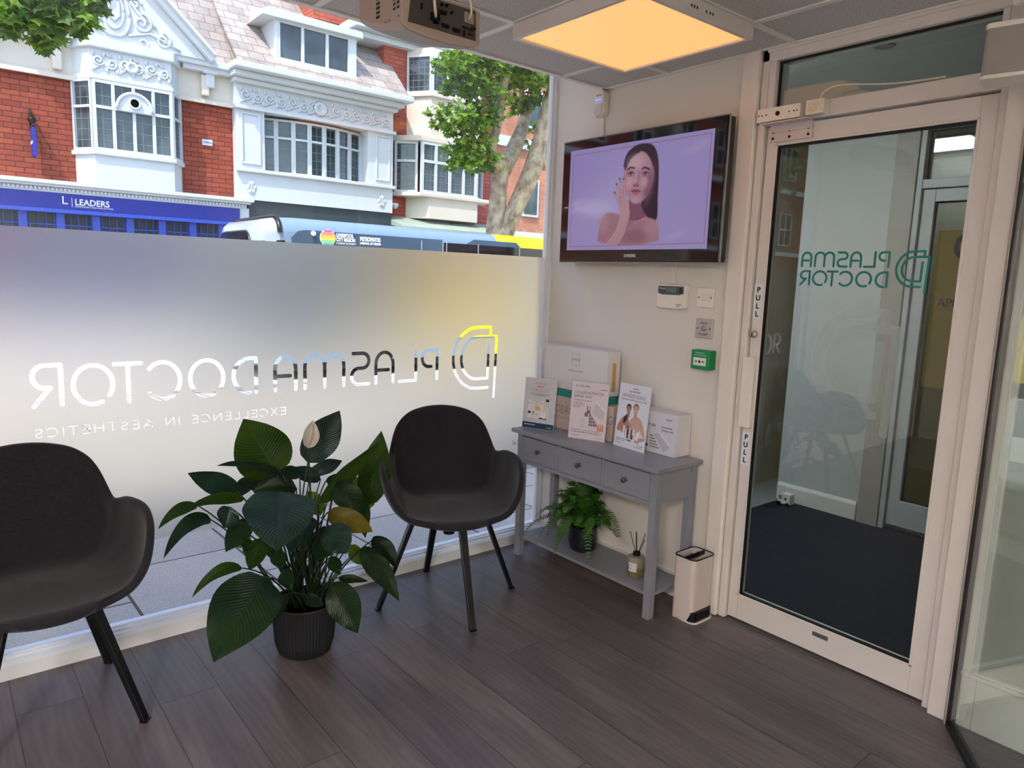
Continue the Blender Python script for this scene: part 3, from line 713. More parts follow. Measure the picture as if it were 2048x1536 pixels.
# ------------------------------------------------------------------ wall fittings
kp = T('alarm_keypad', 'white alarm keypad with a small grey display above the light switch', 'keypad', (0, -.81, 1.336))
kp['label'] = 'white alarm keypad with grey display hanging below the television'
P('housing', MB().prism([(-.079, .004), (-.079, .108), (.079, .108), (.079, .004), (.06, 0), (-.06, 0)], 1, lambda a, b, t: (-.03 + .029 * t, -.81 + a, 1.336 + b)), M_plastic, kp, bev=.004, seg=3)
P('display_bezel', MB().prism([(-.070, .068), (-.070, .100), (.070, .100), (.070, .068), (.045, .062), (-.045, .062)], 1, lambda a, b, t: (-.0325 + .003 * t, -.81 + a, 1.336 + b)), pbr('keypad_grey', '44505a', .4), kp)
P('display', MB().box(-.0340, -.032, -.845, -.785, 1.408, 1.430), pbr('lcd', '6f7a6e', .2), kp)
P('maker_name', textmb('Texecom', .009, (-.0332, -.747, 1.423), (0, -1, 0), (0, 0, 1), .0002), pbr('white_print', 'e8e8e8', .5), kp)
P('lettering', textmb('PREMIER', .008, (-.0303, -.842, 1.352), (0, -1, 0), (0, 0, 1), .0002).merge(textmb('ELITE', .008, (-.0303, -.845, 1.343), (0, -1, 0), (0, 0, 1), .0002)), M_inkd, kp)
m = MB()
for j in range(3): m.box(-.0335, -.032, -.872, -.860, 1.406 + j * .009, 1.411 + j * .009)
P('side_buttons', m, M_dsteel, kp)
def plate(name, label, cat, y, z, mat_):
    t_ = T(name, label, cat, (0, y, z - .043)); P('face_plate', MB().box(-.010, 0, y - .0445, y + .0445, z - .043, z + .043), mat_, t_, bev=.0035, seg=3)
    for s_ in (-1, 1): P('screw', MB().lathe((-.010, y + s_ * .032, z), [(0, -.0012), (.0032, -.0012), (.0036, 0)], 10, 0), M_inkd, t_)
    return t_
sw = plate('light_switch', 'white four gang light switch plate below the television', 'light switch', -.981, 1.392, M_plastic)
for k in range(4):
    P('rocker', MB().hexa([(-.0135, -.981 + .018 - k * .0115, 1.377), (-.0135, -.981 + .0085 - k * .0115, 1.377), (-.010, -.981 + .0085 - k * .0115, 1.377), (-.010, -.981 + .018 - k * .0115, 1.377), (-.0165, -.981 + .018 - k * .0115, 1.407), (-.0165, -.981 + .0085 - k * .0115, 1.407), (-.010, -.981 + .0085 - k * .0115, 1.407), (-.010, -.981 + .018 - k * .0115, 1.407)]), M_plastic, sw)
eb = plate('exit_button', 'steel plate with a round push button reading press to exit', 'exit button', -.986, 1.258, pbr('satin_steel', 'bdb9ba', .35, .35))
P('push_button', MB().lathe((-.010, -.986, 1.258), [(0, -.010), (.008, -.010), (.011, -.007), (.012, 0)], 20, 0), M_chrome, eb, smooth='auto')
P('lettering', textmb('PRESS', .013, (-.0104, -.986, 1.277), (0, -1, 0), (0, 0, 1), .0002, 'CENTER').merge(textmb('TO EXIT', .013, (-.0104, -.986, 1.229), (0, -1, 0), (0, 0, 1), .0002, 'CENTER')), M_inkd, eb)
gb = T('emergency_door_release', 'green emergency door release box with a white break glass panel', 'emergency release', (0, -1.008, 1.083))
P('housing', MB().box(-.052, 0, -1.055, -.961, 1.083, 1.166), pbr('signal_green', '0d8a4e', .4, var=.03), gb, bev=.004, seg=3)
P('break_panel', MB().box(-.0535, -.050, -1.041, -.975, 1.100, 1.134), pbr('panel_white', 'e6e0dc', .4, var=0), gb)
m = MB(); m.lathe((-.0535, -1.008, 1.117), [(0, -.001), (.006, -.001), (.006, 0)], 16, 0)
for s_ in (-1, 1):
    m.prism([(s_ * .012, 0), (s_ * .018, .005), (s_ * .018, .0015), (s_ * .026, .0015), (s_ * .026, -.0015), (s_ * .018, -.0015), (s_ * .018, -.005)], 1, lambda a, b, t: (-.0546 + .001 * t, -1.008 - a, 1.117 + b))
P('arrow_marks', m, M_inkd, gb)
P('lettering', textmb('EMERGENCY', .009, (-.0524, -1.008, 1.152), (0, -1, 0), (0, 0, 1), .0002, 'CENTER').merge(textmb('DOOR RELEASE', .009, (-.0524, -1.008, 1.1415), (0, -1, 0), (0, 0, 1), .0002, 'CENTER')), pbr('pale_print', 'b8e0c8', .5), gb)
for lab, y, z in (('white PULL sticker above the lock on the door edge', -1.2265, 1.385), ('lower white PULL sticker beneath the latch cover on the door', -1.2265, .768)):
    t_ = T('pull_sticker', lab, 'sticker', (.009, y, z - .072), group=None)
    P('sticker_face', MB().box(.0085, .0119 - .0001, y - .0195, y + .0195, z - .072, z + .072), pbr('sticker_white', 'dedfe4', .4, var=0), t_)
    m = MB()
    for i, ch in enumerate('PULL'): m.merge(textmb(ch, .030, (.0082, y, z + .040 - i * .033), (0, -1, 0), (0, 0, 1), .0002, 'CENTER', bold=.0012))
    P('lettering', m, M_inkd, t_)
mg = T('door_magnet', 'long white magnetic door lock on the head of the door frame', 'magnetic lock', (-.03, -1.28, 2.08))
P('magnet_body', MB().box(-.052, -.0065, -1.372, -1.192, 2.084, 2.134), M_plastic, mg, bev=.001)
for y in (-1.20, -1.213, -1.232, -1.328, -1.347, -1.36): P('screw_hole', MB().lathe((-.052, y, 2.109), [(0, -.0006), (.003, -.0006), (.003, 0)], 10, 0), M_blk, mg)
P('key_screw', MB().lathe((-.052, -1.28, 2.109), [(0, -.004), (.008, -.004), (.009, 0)], 14, 0), M_dsteel, mg)
br = T('lock_bracket', 'silver bracket screwed to the door leaf under the magnet', 'bracket', (-.01, -1.31, 2.02))
P('bracket_plate', MB().box(.003, .0077, -1.398, -1.222, 2.014, 2.068).box(-.048, .003, -1.398, -1.205, 2.0765, 2.0805).box(-.001, .003, -1.398, -1.222, 2.05, 2.0765), pbr('pale_alloy', 'cdc3c6', .35, .3), br)
for y in (-1.235, -1.305, -1.382):
    for z in (2.028, 2.052): P('screw', MB().lathe((.003, y, z), [(0, -.001), (.0028, -.001), (.0028, -.0016), (.005, -.0016), (.0055, 0)], 12, 0), M_dsteel, br)
jb = T('junction_box', 'small white junction box beside the door magnet with a cable', 'junction box', (-.03, -1.42, 2.085))
P('box_body', MB().box(-.050, -.0065, -1.462, -1.392, 2.086, 2.138), M_plastic, jb, bev=.002); P('cover_label', MB().box(-.0508, -.050, -1.456, -1.402, 2.094, 2.130), pbr('label_cream', 'dccdb4', .4, var=.15, scale=60), jb)
props(P('power_cable', MB().tube(bez([(-.02, -1.43, 2.137), (-.03, -1.43, 2.19), (-.02, -1.52, 2.205), (-.012, -1.60, 2.145), (-.0095, -1.72, 2.150), (-.009, -1.85, 2.147)]), .0032), M_cream), 'thin cream cable curving from the junction box along the transom', 'cable')

# ------------------------------------------------------------------ speaker
sp = T('wall_speaker', 'white and grey wall speaker hanging at the top right by the partition', 'speaker', (-.34, -2.12, 2.03))
def rr(w_, d_, r_, n=5):
    o = []
    for cx_, cy_, a0 in ((w_ / 2 - r_, d_ / 2 - r_, 0), (-w_ / 2 + r_, d_ / 2 - r_, 90), (-w_ / 2 + r_, -d_ / 2 + r_, 180), (w_ / 2 - r_, -d_ / 2 + r_, 270)):
        for i in range(n + 1): t = R(a0 + 90 * i / n); o.append((cx_ + r_ * math.cos(t), cy_ + r_ * math.sin(t)))
    return o
ca, sa = math.cos(R(12)), math.sin(R(12)); SC = (-.28, -2.112)
def spf(z0, z1): return lambda a, b, t: (SC[0] + a * ca - b * sa, SC[1] + a * sa + b * ca, z0 + (z1 - z0) * t)
P('speaker_grille', MB().prism(rr(.116, .116, .016), 1, spf(2.044, 2.163)), pbr('speaker_cloth', '9c9490', .9, bump=.5, bscale=900), sp, smooth='auto')
P('speaker_cap', MB().prism(rr(.119, .119, .018), 1, spf(2.163, 2.178)), M_plastic, sp, bev=.003); P('speaker_base', MB().prism(rr(.119, .119, .018), 1, spf(2.032, 2.044)), M_plastic, sp, bev=.004)
P('mounting_arm', MB().tube(bez([(-.27, -2.13, 2.18), (-.25, -2.135, 2.25), (-.22, -2.13, 2.30), (-.18, -2.12, 2.366)]), .008).tube([(-.245, -2.13, 2.262), (-.225, -2.095, 2.262)], .016, 14), M_plastic, sp)
P('arm_joint', MB().sphere((-.232, -2.085, 2.285), .02), M_blk, sp, smooth=True)
P('speaker_cable', MB().tube(bez([(-.26, -2.14, 2.18), (-.29, -2.13, 2.26), (-.26, -2.11, 2.32), (-.25, -2.1, 2.366)]), .0025), M_plastic, sp)
# ------------------------------------------------------------------ glass partition at the right
pd = Vector((-.82, -.57, 0)).normalized(); p0 = Vector((-.040, -2.112, 0)); pn = Vector((pd.y, -pd.x, 0))
def ploc(s_, n_, z): q = p0 + pd * s_ + pn * n_; return (q.x, q.y, z)
def pbox(m, s0, s1, n0, n1, z0, z1): return m.hexa([ploc(s0, n0, z0), ploc(s1, n0, z0), ploc(s1, n1, z0), ploc(s0, n1, z0), ploc(s0, n0, z1), ploc(s1, n0, z1), ploc(s1, n1, z1), ploc(s0, n1, z1)])
wp = T('window_3', None, None, tuple(p0)); wp['kind'] = 'structure'
P('glass_pane', pbox(MB(), .016, 3.3, -.005, .005, .02, H - .008), glass('partition_glass', (.90, .94, .92), .05), wp)
P('edge_seal', pbox(MB(), .006, .0155, -.010, .010, .0, H - .006), M_black, wp)
P('edge_channel', pbox(MB(), -.004, .0055, -.014, .014, .0, H - .006), pbr('channel_grey', 'a9a29c', .4), wp)
P('floor_channel', pbox(MB(), .016, 3.3, -.014, .014, 0, .02), M_dsteel, wp)
# glazed door behind the partition
d3 = T('door_3', None, None, (.02, -2.5, 0)); d3['kind'] = 'structure'
m = MB(); m.box(-.02, .05, -2.17, -2.125, 0, 2.2).box(-.02, .05, -2.975, -2.93, 0, 2.2).box(-.02, .05, -2.93, -2.17, 2.08, 2.2).box(-.02, .05, -2.93, -2.17, .0, .205).box(-.02, .05, -2.93, -2.17, .93, 1.01).box(-.032, -.02, -2.975, -2.125, .185, .2)
P('door_frame', m, pbr('satin_white', 'd4d6d2', .4), d3, bev=.003)
P('lower_panel', MB().box(.0, .02, -2.93, -2.17, .205, .93), pbr('sage_panel', 'a2a59c', .5), d3); P('glass_pane', MB().box(.0, .01, -2.93, -2.17, 1.01, 2.08), frosted('obscured_glass', (.9, .93, .95), 1.3, .9, .5), d3)
# ------------------------------------------------------------------ lobby behind the door
M_lw = pbr('lobby_wall', 'b9bab8', .7, var=.02)
def carpet():
    t = NT('charcoal_carpet'); x, y, z = t.xyz(t.co()); wv = t.new('ShaderNodeTexWave', wave_type='BANDS', bands_direction='DIAGONAL'); t.link(t.co(), wv.inputs['Vector']); wv.inputs['Scale'].default_value = 22; wv.inputs['Distortion'].default_value = 2
    n = t.noise(300, 2, t.co()); c = t.ramp(t.math('ADD', t.math('MULTIPLY', wv.outputs['Fac'], .35), t.math('MULTIPLY', n, .65)), [(.3, srgb('15171d')), (.7, srgb('2c2f38'))])
    t.link(c, t.b.inputs['Base Color']); t.b.inputs['Roughness'].default_value = .95; t.b.inputs['Specular IOR Level'].default_value = .2; t.bump(n, .5, .004); return t.m
S('floor_lobby', MB().box(.11, 1.9, -6, -.40, -.1, .003), carpet())
S('trim_5', MB().box(.11, 2.4, -.40, .05, -.1, .006), pbr('threshold_stone', '8c8a84', .6, var=.12, scale=30))
S('wall_lobby_right', MB().box(1.85, 1.97, -1.06, -.36, 0, 2.9).box(1.85, 1.97, -6, -2.02, 0, 2.9).box(1.85, 1.97, -2.02, -1.06, 2.42, 2.9), M_lw)
S('wall_lobby_back', MB().box(.11, 1.97, -6.1, -6, 0, 2.9), M_lw)
S('ceiling_lobby', MB().box(.11, 1.97, -6, .05, 2.56, 2.6), pbr('lobby_ceiling', 'aaaca8', .9, var=.01))
S('baseboard_lobby', MB().prism([(0, 0), (-.02, 0), (-.02, .10), (-.012, .118), (0, .12)], 1, lambda a, b, t: (1.85 + a, -.91 if t else -.37, b)), M_white)
dl = T('downlight', 'round white recessed downlight in the lobby ceiling', 'downlight', (.85, -1.24, 2.556))
P('trim_ring', MB().lathe((.85, -1.24, 2.5595), [(.028, -.004), (.034, -.006), (.045, -.004), (.048, 0)], 28), pbr('ring_grey', '5f5c56', .4), dl, smooth='auto'); P('lens', MB().lathe((.85, -1.24, 2.5595), [(0, -.003), (.028, -.003)], 24), pbr('lens_white', 'c4c2bc', .3), dl)
S('trim_6', MB().box(1.815, 1.85, -1.052, -.925, 0, 2.42), pbr('casing_beige', 'a39c94', .5), bev=.004)
# lobby inner door_2 with amber blind film and notice
d2 = T('door_2', None, None, (1.85, -1.54, 0)); d2['kind'] = 'structure'
m = MB(); m.box(1.825, 1.95, -1.085, -1.055, 0, 2.42).box(1.825, 1.95, -2.03, -2.0, 0, 2.42).box(1.825, 1.95, -2.0, -1.085, 2.36, 2.42).box(1.83, 1.95, -2.0, -1.085, 2.035, 2.085)
m.box(1.85, 1.90, -1.155, -1.088, .012, 2.03).box(1.85, 1.90, -1.997, -1.93, .012, 2.03).box(1.85, 1.90, -1.93, -1.155, 1.96, 2.03).box(1.85, 1.90, -1.93, -1.155, .012, .19)
P('door_frame', m, pbr('lobby_frame', 'b4b7b8', .4), d2, bev=.003)
P('glass_pane', MB().box(1.872, 1.878, -1.93, -1.155, .19, 1.96), M_glassd, d2)
def filmy():
    t = NT('amber_film'); x, y, z = t.xyz(t.co()); s_ = t.math('SINE', t.math('MULTIPLY', y, 900.0))
    c = t.ramp(t.math('MULTIPLY_ADD', s_, .5, .5), [(0, srgb('a8964a')), (1, srgb('b8a658'))]); t.link(c, t.b.inputs['Base Color']); t.b.inputs['Roughness'].default_value = .5
    t.b.inputs['Emission Color'].default_value = (.55, .43, .11, 1); t.b.inputs['Emission Strength'].default_value = 0; return t.m
P('amber_blind', MB().box(1.880, 1.884, -1.93, -1.155, .19, 1.96), frosted('amber_film', (.80, .68, .32), 1.1, .9, .75), d2)
nt = P('notice', MB().box(1.8705, 1.8718, -1.80, -1.19, .90, 1.80), frosted('notice_film', (.85, .74, .40), 1.1, .9, .75), d2)
m = textmb('C', .26, (1.870, -1.262, 1.62), (0, -1, 0), (0, 0, 1), .0002).merge(textmb('MAKE', .055, (1.870, -1.315, 1.475), (0, -1, 0), (0, 0, 1), .0002)).merge(textmb('APPOINTMENTS', .066, (1.870, -1.222, 1.37), (0, -1, 0), (0, 0, 1), .0002, bold=.0008))
P('lettering', m, M_inkd, nt)
P('kick_strip', MB().box(1.846, 1.85, -1.93, -1.09, .012, .035), M_chrome, d2)
P('transom_pane', MB().box(1.88, 1.886, -2.0, -1.085, 2.085, 2.36), M_glassd, d2)
m = MB().box(1.872, 1.879, -1.164, -1.156, .19, 1.96).box(1.872, 1.879, -1.93, -1.156, 1.952, 1.96).box(1.872, 1.879, -1.93, -1.156, .19, .197).box(1.872, 1.889, -1.092, -1.085, 2.085, 2.36).box(1.872, 1.889, -2, -1.09, 2.353, 2.36)
P('glazing_gasket', m, M_black, d2)
lb = T('ceiling_light', 'square white light panel in the lobby ceiling, hidden behind the television wall', 'ceiling light', (.43, -.62, 2.53))  # added lamp, kept out of view, that brightens the lobby
P('light_frame', MB().box(.18, .68, -.87, -.37, 2.545, 2.559), M_tbar, lb); P('diffuser', MB().box(.195, .665, -.855, -.385, 2.535, 2.5445), emission('lobby_diffuser', (.92, .96, 1.0), 19.0), lb)
# the lit room beyond door_2
S('wall_inner_room', MB().box(4.4, 4.5, -4, .0, 0, 2.7).box(1.97, 4.4, -.1, 0, 0, 2.7).box(1.97, 4.4, -4.1, -4, 0, 2.7), pbr('inner_wall', 'b9b09a', .8))
S('ceiling_inner_room', MB().box(1.97, 4.5, -4.1, 0, 2.62, 2.7), M_ceil); S('floor_inner_room', MB().box(1.97, 4.5, -4.1, 0, -.1, 0), M_floor)
l3 = T('ceiling_light', 'warm lit ceiling panel seen through the small pane over the lobby door', 'ceiling light', (3.0, -1.75, 2.59))
P('light_frame', MB().box(2.7, 3.3, -2.05, -1.45, 2.60, 2.619), M_tbar, l3); P('diffuser', MB().box(2.715, 3.285, -2.035, -1.465, 2.592, 2.5995), emission('warm_diffuser', (1.0, .84, .52), .95), l3)
# street door of the lobby (glazed, in the shopfront line)
d4 = T('door_4', None, None, (1.3, -.05, 0)); d4['kind'] = 'structure'
m = MB(); m.box(.16, .22, -.09, -.04, .01, 2.35).box(1.83, 2.1, -.09, -.04, .01, 2.35).box(.22, 1.83, -.09, -.04, 2.25, 2.35).box(.22, 1.83, -.09, -.04, .01, .30).box(1.0, 1.05, -.09, -.04, .3, 2.25)
P('door_frame', m, pbr('grey_door', '5e666e', .4), d4, bev=.003); P('glass_pane', MB().box(.22, 1.83, -.068, -.060, .3, 2.25), M_glass, d4)
S('wall_lobby_front', MB().box(.11, 2.2, -.10, .05, 2.35, 2.9).box(.11, .16, -.1, .05, 0, 2.35), M_lw)
tvn = T('toy_van', 'small white toy ambulance with black wheels on the lobby floor', 'toy', (1.74, -.48, 0.003))
m = MB(); m.prism([(-.05, .015), (.05, .015), (.05, .085), (-.02, .085), (-.05, .05)], 1, lambda a, b, t: (1.70 + .06 * t, -.475 - a * .9 - .02, b + .003))
P('van_body', m, M_plastic, tvn, bev=.004)
for y in (-.465, -.525): P('wheel', MB().lathe((1.70, y, .018), [(0, -.006), (.015, -.006), (.015, .004)], 14, 0), M_blk, tvn)
P('window_glass', MB().box(1.6985, 1.70, -.480, -.460, .050, .075), pbr('toy_teal', '5f8f8c', .3), tvn)
P('cross_mark', MB().box(1.6985, 1.70, -.520, -.500, .052, .058).box(1.6985, 1.70, -.513, -.507, .045, .065), M_blk, tvn)

# ------------------------------------------------------------------ console table
M_tab = pbr('grey_lacquer', '85868e', .42, var=.02, scale=4)
M_tabt = pbr('grey_lacquer_top', '85868d', .33, var=.03, scale=4)
TX0, TX1, TY0, TY1, TZ = -.335, -.022, -1.045, -.085, .682
tb = T('console_table', 'grey console table with three drawers and a lower shelf', 'console table', (-.17, -.56, 0))
P('table_top', MB().box(TX0, TX1, TY0, TY1, TZ - .02, TZ), M_tabt, tb, bev=.003)
LX0, LX1, LY0, LY1 = -.305, -.03, -1.022, -.105; lw_ = .036
for x in (LX0, LX1 - lw_):
    for y in (LY0, LY1 - lw_): P('leg', MB().box(x, x + lw_, y, y + lw_, 0, TZ - .02), M_tab, tb, bev=.002)
P('side_panel', MB().box(LX0 + lw_, LX1 - lw_, LY0 + .008, LY0 + .022, .515, TZ - .02), M_tab, tb); P('side_panel', MB().box(LX0 + lw_, LX1 - lw_, LY1 - .022, LY1 - .008, .515, TZ - .02), M_tab, tb)
P('back_panel', MB().box(LX1 - .022, LX1 - .010, LY0 + lw_, LY1 - lw_, .515, TZ - .02), M_tab, tb)
m = MB(); ya, yb = LY0 + lw_, LY1 - lw_; m.box(LX0 + .002, LX0 + .02, ya, yb, .505, .523).box(LX0 + .002, LX0 + .02, ya, yb, .648, TZ - .02).box(LX0 + .02, LX1 - .022, ya, yb, .505, .511)
dw = (yb - ya - 2 * .018) / 3
for k in (1, 2): y = ya + k * dw + (k - 1) * .018; m.box(LX0 + .002, LX0 + .02, y, y + .018, .523, .648)
P('drawer_rail', m, M_tab, tb, bev=.001)
for k in range(3):
    y = ya + k * (dw + .018)
    d_ = P('drawer', MB().box(LX0 + .0, LX0 + .016, y + .002, y + dw - .002, .525, .646).box(LX0 + .016, LX1 - .03, y + .006, y + dw - .006, .53, .6), M_tab, tb, bev=.0015)
    P('knob', MB().lathe((LX0, y + dw / 2, .590), [(0, -.030), (.006, -.0295), (.0115, -.026), (.0125, -.021), (.010, -.017), (.006, -.014), (.005, -.006), (.009, 0)], 20, 0), pbr('aged_brass', '7c756a', .35, .9, var=.2, scale=80), d_, smooth='auto')
P('lower_shelf', MB().box(LX0 + .012, LX1 - .01, LY0 + .012, LY1 - .012, .098, .113), M_tab, tb, bev=.001)
# ------------------------------------------------------------------ boxes and display cards
M_card = pbr('white_card', 'd8d4d6', .45, var=.01); M_print = printmat('printed_card')
def wallbox(name, label, y0, y1, z0, z1, x0, x1, mat_, **k):
    t_ = T(name, label, 'box', ((x0 + x1) / 2, (y0 + y1) / 2, z0)); P('carton', MB().box(x0, x1, y0, y1, z0, z1), mat_, t_, bev=.002, **k); return t_
b2 = wallbox('product_box', 'long pale box lettered medical, standing at the back behind the cards', -.590, -.150, TZ, .852, -.125, -.03, pbr('box_blush', 'c4b2a8', .45))
P('lettering', textmb('OBAGI', .062, (-.1255, -.185, .765), (0, -1, 0), (0, 0, 1), .0002, sx=.8, bold=-.0004).merge(textmb('MEDICAL', .021, (-.1255, -.19, .735), (0, -1, 0), (0, 0, 1), .0002, spacing=1.6)).merge(textmb('OBAGI', .062, (-.1255, -.455, .765), (0, -1, 0), (0, 0, 1), .0002, sx=.8)).merge(textmb('MEDICAL', .021, (-.1255, -.46, .735), (0, -1, 0), (0, 0, 1), .0002, spacing=1.6)), M_inkg, b2)
b1 = T('product_box', 'large white lidded gift box standing upright on the pale box with a teal base', 'box', (-.08, -.37, .852))
P('box_base', MB().box(-.116, -.035, -.530, -.088, .8525, .915), pbr('teal_card', '17857e', .5), b1)
P('box_lid', MB().box(-.120, -.031, -.535, -.083, .892, 1.112), M_card, b1, bev=.002)
P('gold_strip', MB().box(-.085, -.060, -.5357, -.535, .915, 1.055), pbr('gold_foil', 'c9a262', .4, .4), b1)
m = MB()
for q in ((-.345, -.289, 1.024, 1.0252), (-.345, -.289, 1.0808, 1.082), (-.345, -.3438, 1.024, 1.082), (-.2902, -.289, 1.024, 1.082)): m.box(-.1205, -.120, *q)
P('emblem_frame', m, M_inkg, b1)
P('lettering', textmb('OBAGI', .017, (-.1204, -.317, 1.047), (0, -1, 0), (0, 0, 1), .0002, 'CENTER').merge(textmb('ALL ABOUT YOUR SKIN', .011, (-.1204, -.317, .99), (0, -1, 0), (0, 0, 1), .0002, 'CENTER', sx=.85)), M_inkg, b1)
def card(label, c0, c1, hgt, back, pic, extra):
    """leaning display card: c0,c1 lower corners on the table top, leaning back by `back` radians"""
    c0, c1 = Vector((*c0, TZ)), Vector((*c1, TZ)); r_ = (c1 - c0); wv = r_.length; r_.normalize(); n_ = Vector((0, 0, 1)).cross(r_)   # n_ points towards the wall
    if n_.x < 0: n_ = -n_
    u_ = (Vector((0, 0, math.cos(back))) + n_ * math.sin(back)).normalized(); th = r_.cross(u_); th = th if th.x > 0 else -th
    t_ = T('display_card', label, 'display card', tuple((c0 + c1) / 2))
    q = lambda a, b, c_: c0 + r_ * a + u_ * b + th * c_
    P('card_board', MB().hexa([q(0, 0, 0), q(wv, 0, 0), q(wv, 0, .004), q(0, 0, .004), q(0, hgt, 0), q(wv, hgt, 0), q(wv, hgt, .004), q(0, hgt, .004)]), M_card, t_)
    pic.mesh('printed_face', q(.001, hgt - .001, -.0005), r_ * (wv - .002), -u_ * (hgt - .002), M_print, t_)
    P('easel_strut', MB().hexa([q(wv * .4, 0.003, .005), q(wv * .6, .003, .005), q(wv * .6, hgt * .0 + .0, .007), q(wv * .4, .0, .007), q(wv * .4, hgt * .6, .005), q(wv * .6, hgt * .6, .005), q(wv * .6, hgt * .6, .007), q(wv * .4, hgt * .6, .007)]), M_card, t_)
    for (txt, size, fx, fz, al, mt, sx_, bo) in extra:
        P('lettering', textmb(txt, size, q(wv * fx, hgt * fz, -.0009), r_, u_, .0001, al, sx=sx_, bold=bo), mt, t_)
M_orp = pbr('orange_print', 'b8a094', .5, var=0); M_wp = pbr('white_ink', 'f2f2f2', .5, var=0)
p1 = Pic(130, 190, .70, rgb('c6c4cc'))
p1.rect(0, .885, 1, 1, rgb('1c3e58')); p1.rect(.38, .150, .60, .175, rgb('e08040')); p1.ell(.49, .07, .012, .008, rgb('303038'))
for q in ((.14, .44, .26, .80, 'dcdadd'), (.27, .46, .37, .80, 'd2d0d2'), (.37, .60, .50, .80, 'dcd8d8'), (.50, .44, .64, .80, 'd8d4d4'), (.68, .44, .82, .80, 'd4d0d2'), (.55, .66, .72, .80, 'e2e0e0')): p1.rect(*q[:4], rgb(q[4]))
p1.rect(.70, .40, .80, .45, rgb('2a2228')); p1.rect(.38, .57, .53, .635, rgb('e0a838')); p1.rect(.15, .665, .235, .71, rgb('22222a')); p1.rect(.29, .665, .36, .715, rgb('9a98a0')); p1.rect(.52, .775, .63, .80, rgb('2a2426')); p1.rect(.64, .785, .76, .805, rgb('3a3030'))
for y_, x0_, x1_ in ((.50, .15, .25), (.49, .69, .81), (.53, .69, .81), (.49, .52, .62), (.72, .39, .48)): p1.rect(x0_, y_, x1_, y_ + .012, rgb('8c7a74'), .8)
card('pale grey card of skincare tubes with a dark blue foot, leftmost on the table', (-.270, -.092), (-.205, -.262), .262, .10, p1, [
    ('HELIOCARE', .0155, .49, .875, 'CENTER', M_inkg, .8, 0), ('THE PERFECTOR WITH ALL', .0125, .49, .765, 'CENTER', M_orp, .72, 0), ('THE FERNBLOCK BEST', .0125, .49, .725, 'CENTER', M_orp, .72, 0), ('Advanced protection against radiation', .0078, .49, .682, 'CENTER', M_inkd, .9, 0), ('with new formulas inside', .0078, .49, .655, 'CENTER', M_inkd, .9, 0),
    ('SKIN PROTECTION', .008, .07, .060, 'LEFT', M_wp, .9, .0001), ('Cantabria', .009, .93, .04, 'RIGHT', M_wp, .8, 0)])
p2 = Pic(130, 190, .64, rgb('d6cbd2'))
p2.poly([(.70, .33), (.97, .47), (.90, .66), (.60, .52)], rgb('c3b9c4'), .01); p2.poly([(.68, .34), (.95, .49), (.97, .47), (.70, .32)], rgb('e0d6dc'), .006)
p2.poly([(.50, .48), (.76, .70), (.77, .76), (.52, .76)], rgb('b29aa4'), .008)
for i in range(4):
    for j in range(4 - i): p2.ell(.555 + j * .058, .735 - i * .055, .016, .015, rgb('2e222a'), .4)
p2.rect(.30, .62, .44, .76, rgb('c9c3cc')); p2.rect(.43, .60, .53, .77, rgb('d2ccd6')); p2.rect(.40, .52, .49, .60, rgb('8a7c86')); p2.ell(.455, .56, .018, .015, rgb('2a2026')); p2.rect(.46, .41, .485, .53, rgb('30242c')); p2.rect(.54, .41, .555, .53, rgb('6a5c66')); p2.rect(.49, .49, .53, .53, rgb('30242c'))
for x_ in (.80, .86, .92): p2.poly([(x_ - .018, .83), (x_ - .018, .76), (x_ - .004, .70), (x_ + .006, .70), (x_ + .018, .76), (x_ + .018, .83)], rgb('c0703c'), .01)
p2.rect(.28, .775, .60, .785, rgb('a89ca6'), .6)
card('white card headed collagen activation barrier plan, middle of the three cards', (-.228, -.395), (-.158, -.575), .278, .10, p2, [
    ('ALL SKIN MED', .0135, .09, .912, 'LEFT', M_inkd, .9, 0), ('sesderma', .0095, .96, .885, 'RIGHT', M_inkd, .9, .0001), ('COLLAGEN ACTIVATION', .0195, .07, .795, 'LEFT', M_inkd, .70, -.0002), ('BARRIER  PLAN', .0195, .07, .725, 'LEFT', M_inkd, .72, -.0002),
    ('The advanced skin programme', .0085, .07, .672, 'LEFT', M_inkd, .9, 0), ('Stimulate collagen', .0075, .07, .632, 'LEFT', M_inkd, .9, 0), ('Strengthen the barrier', .0075, .07, .606, 'LEFT', M_inkd, .9, 0), ('Boost firmness and', .0075, .07, .572, 'LEFT', M_inkd, .9, 0), ('youthful glow', .0075, .07, .548, 'LEFT', M_inkd, .9, 0),
    ('Targeted actives work where your skin needs it', .0085, .06, .150, 'LEFT', M_inkd, .92, 0), ('for visible results after four weeks of daily care', .0088, .06, .112, 'LEFT', M_inkd, .95, .0001), ('Dermatologist tested', .006, .06, .055, 'LEFT', M_inkd, .9, 0), ('allskinmed.com', .0065, .95, .045, 'RIGHT', M_inkg, .9, 0)])
p3 = Pic(140, 210, .60, rgb('dcdde6'))
sk2, sk3 = rgb('b08070'), rgb('c8a494')
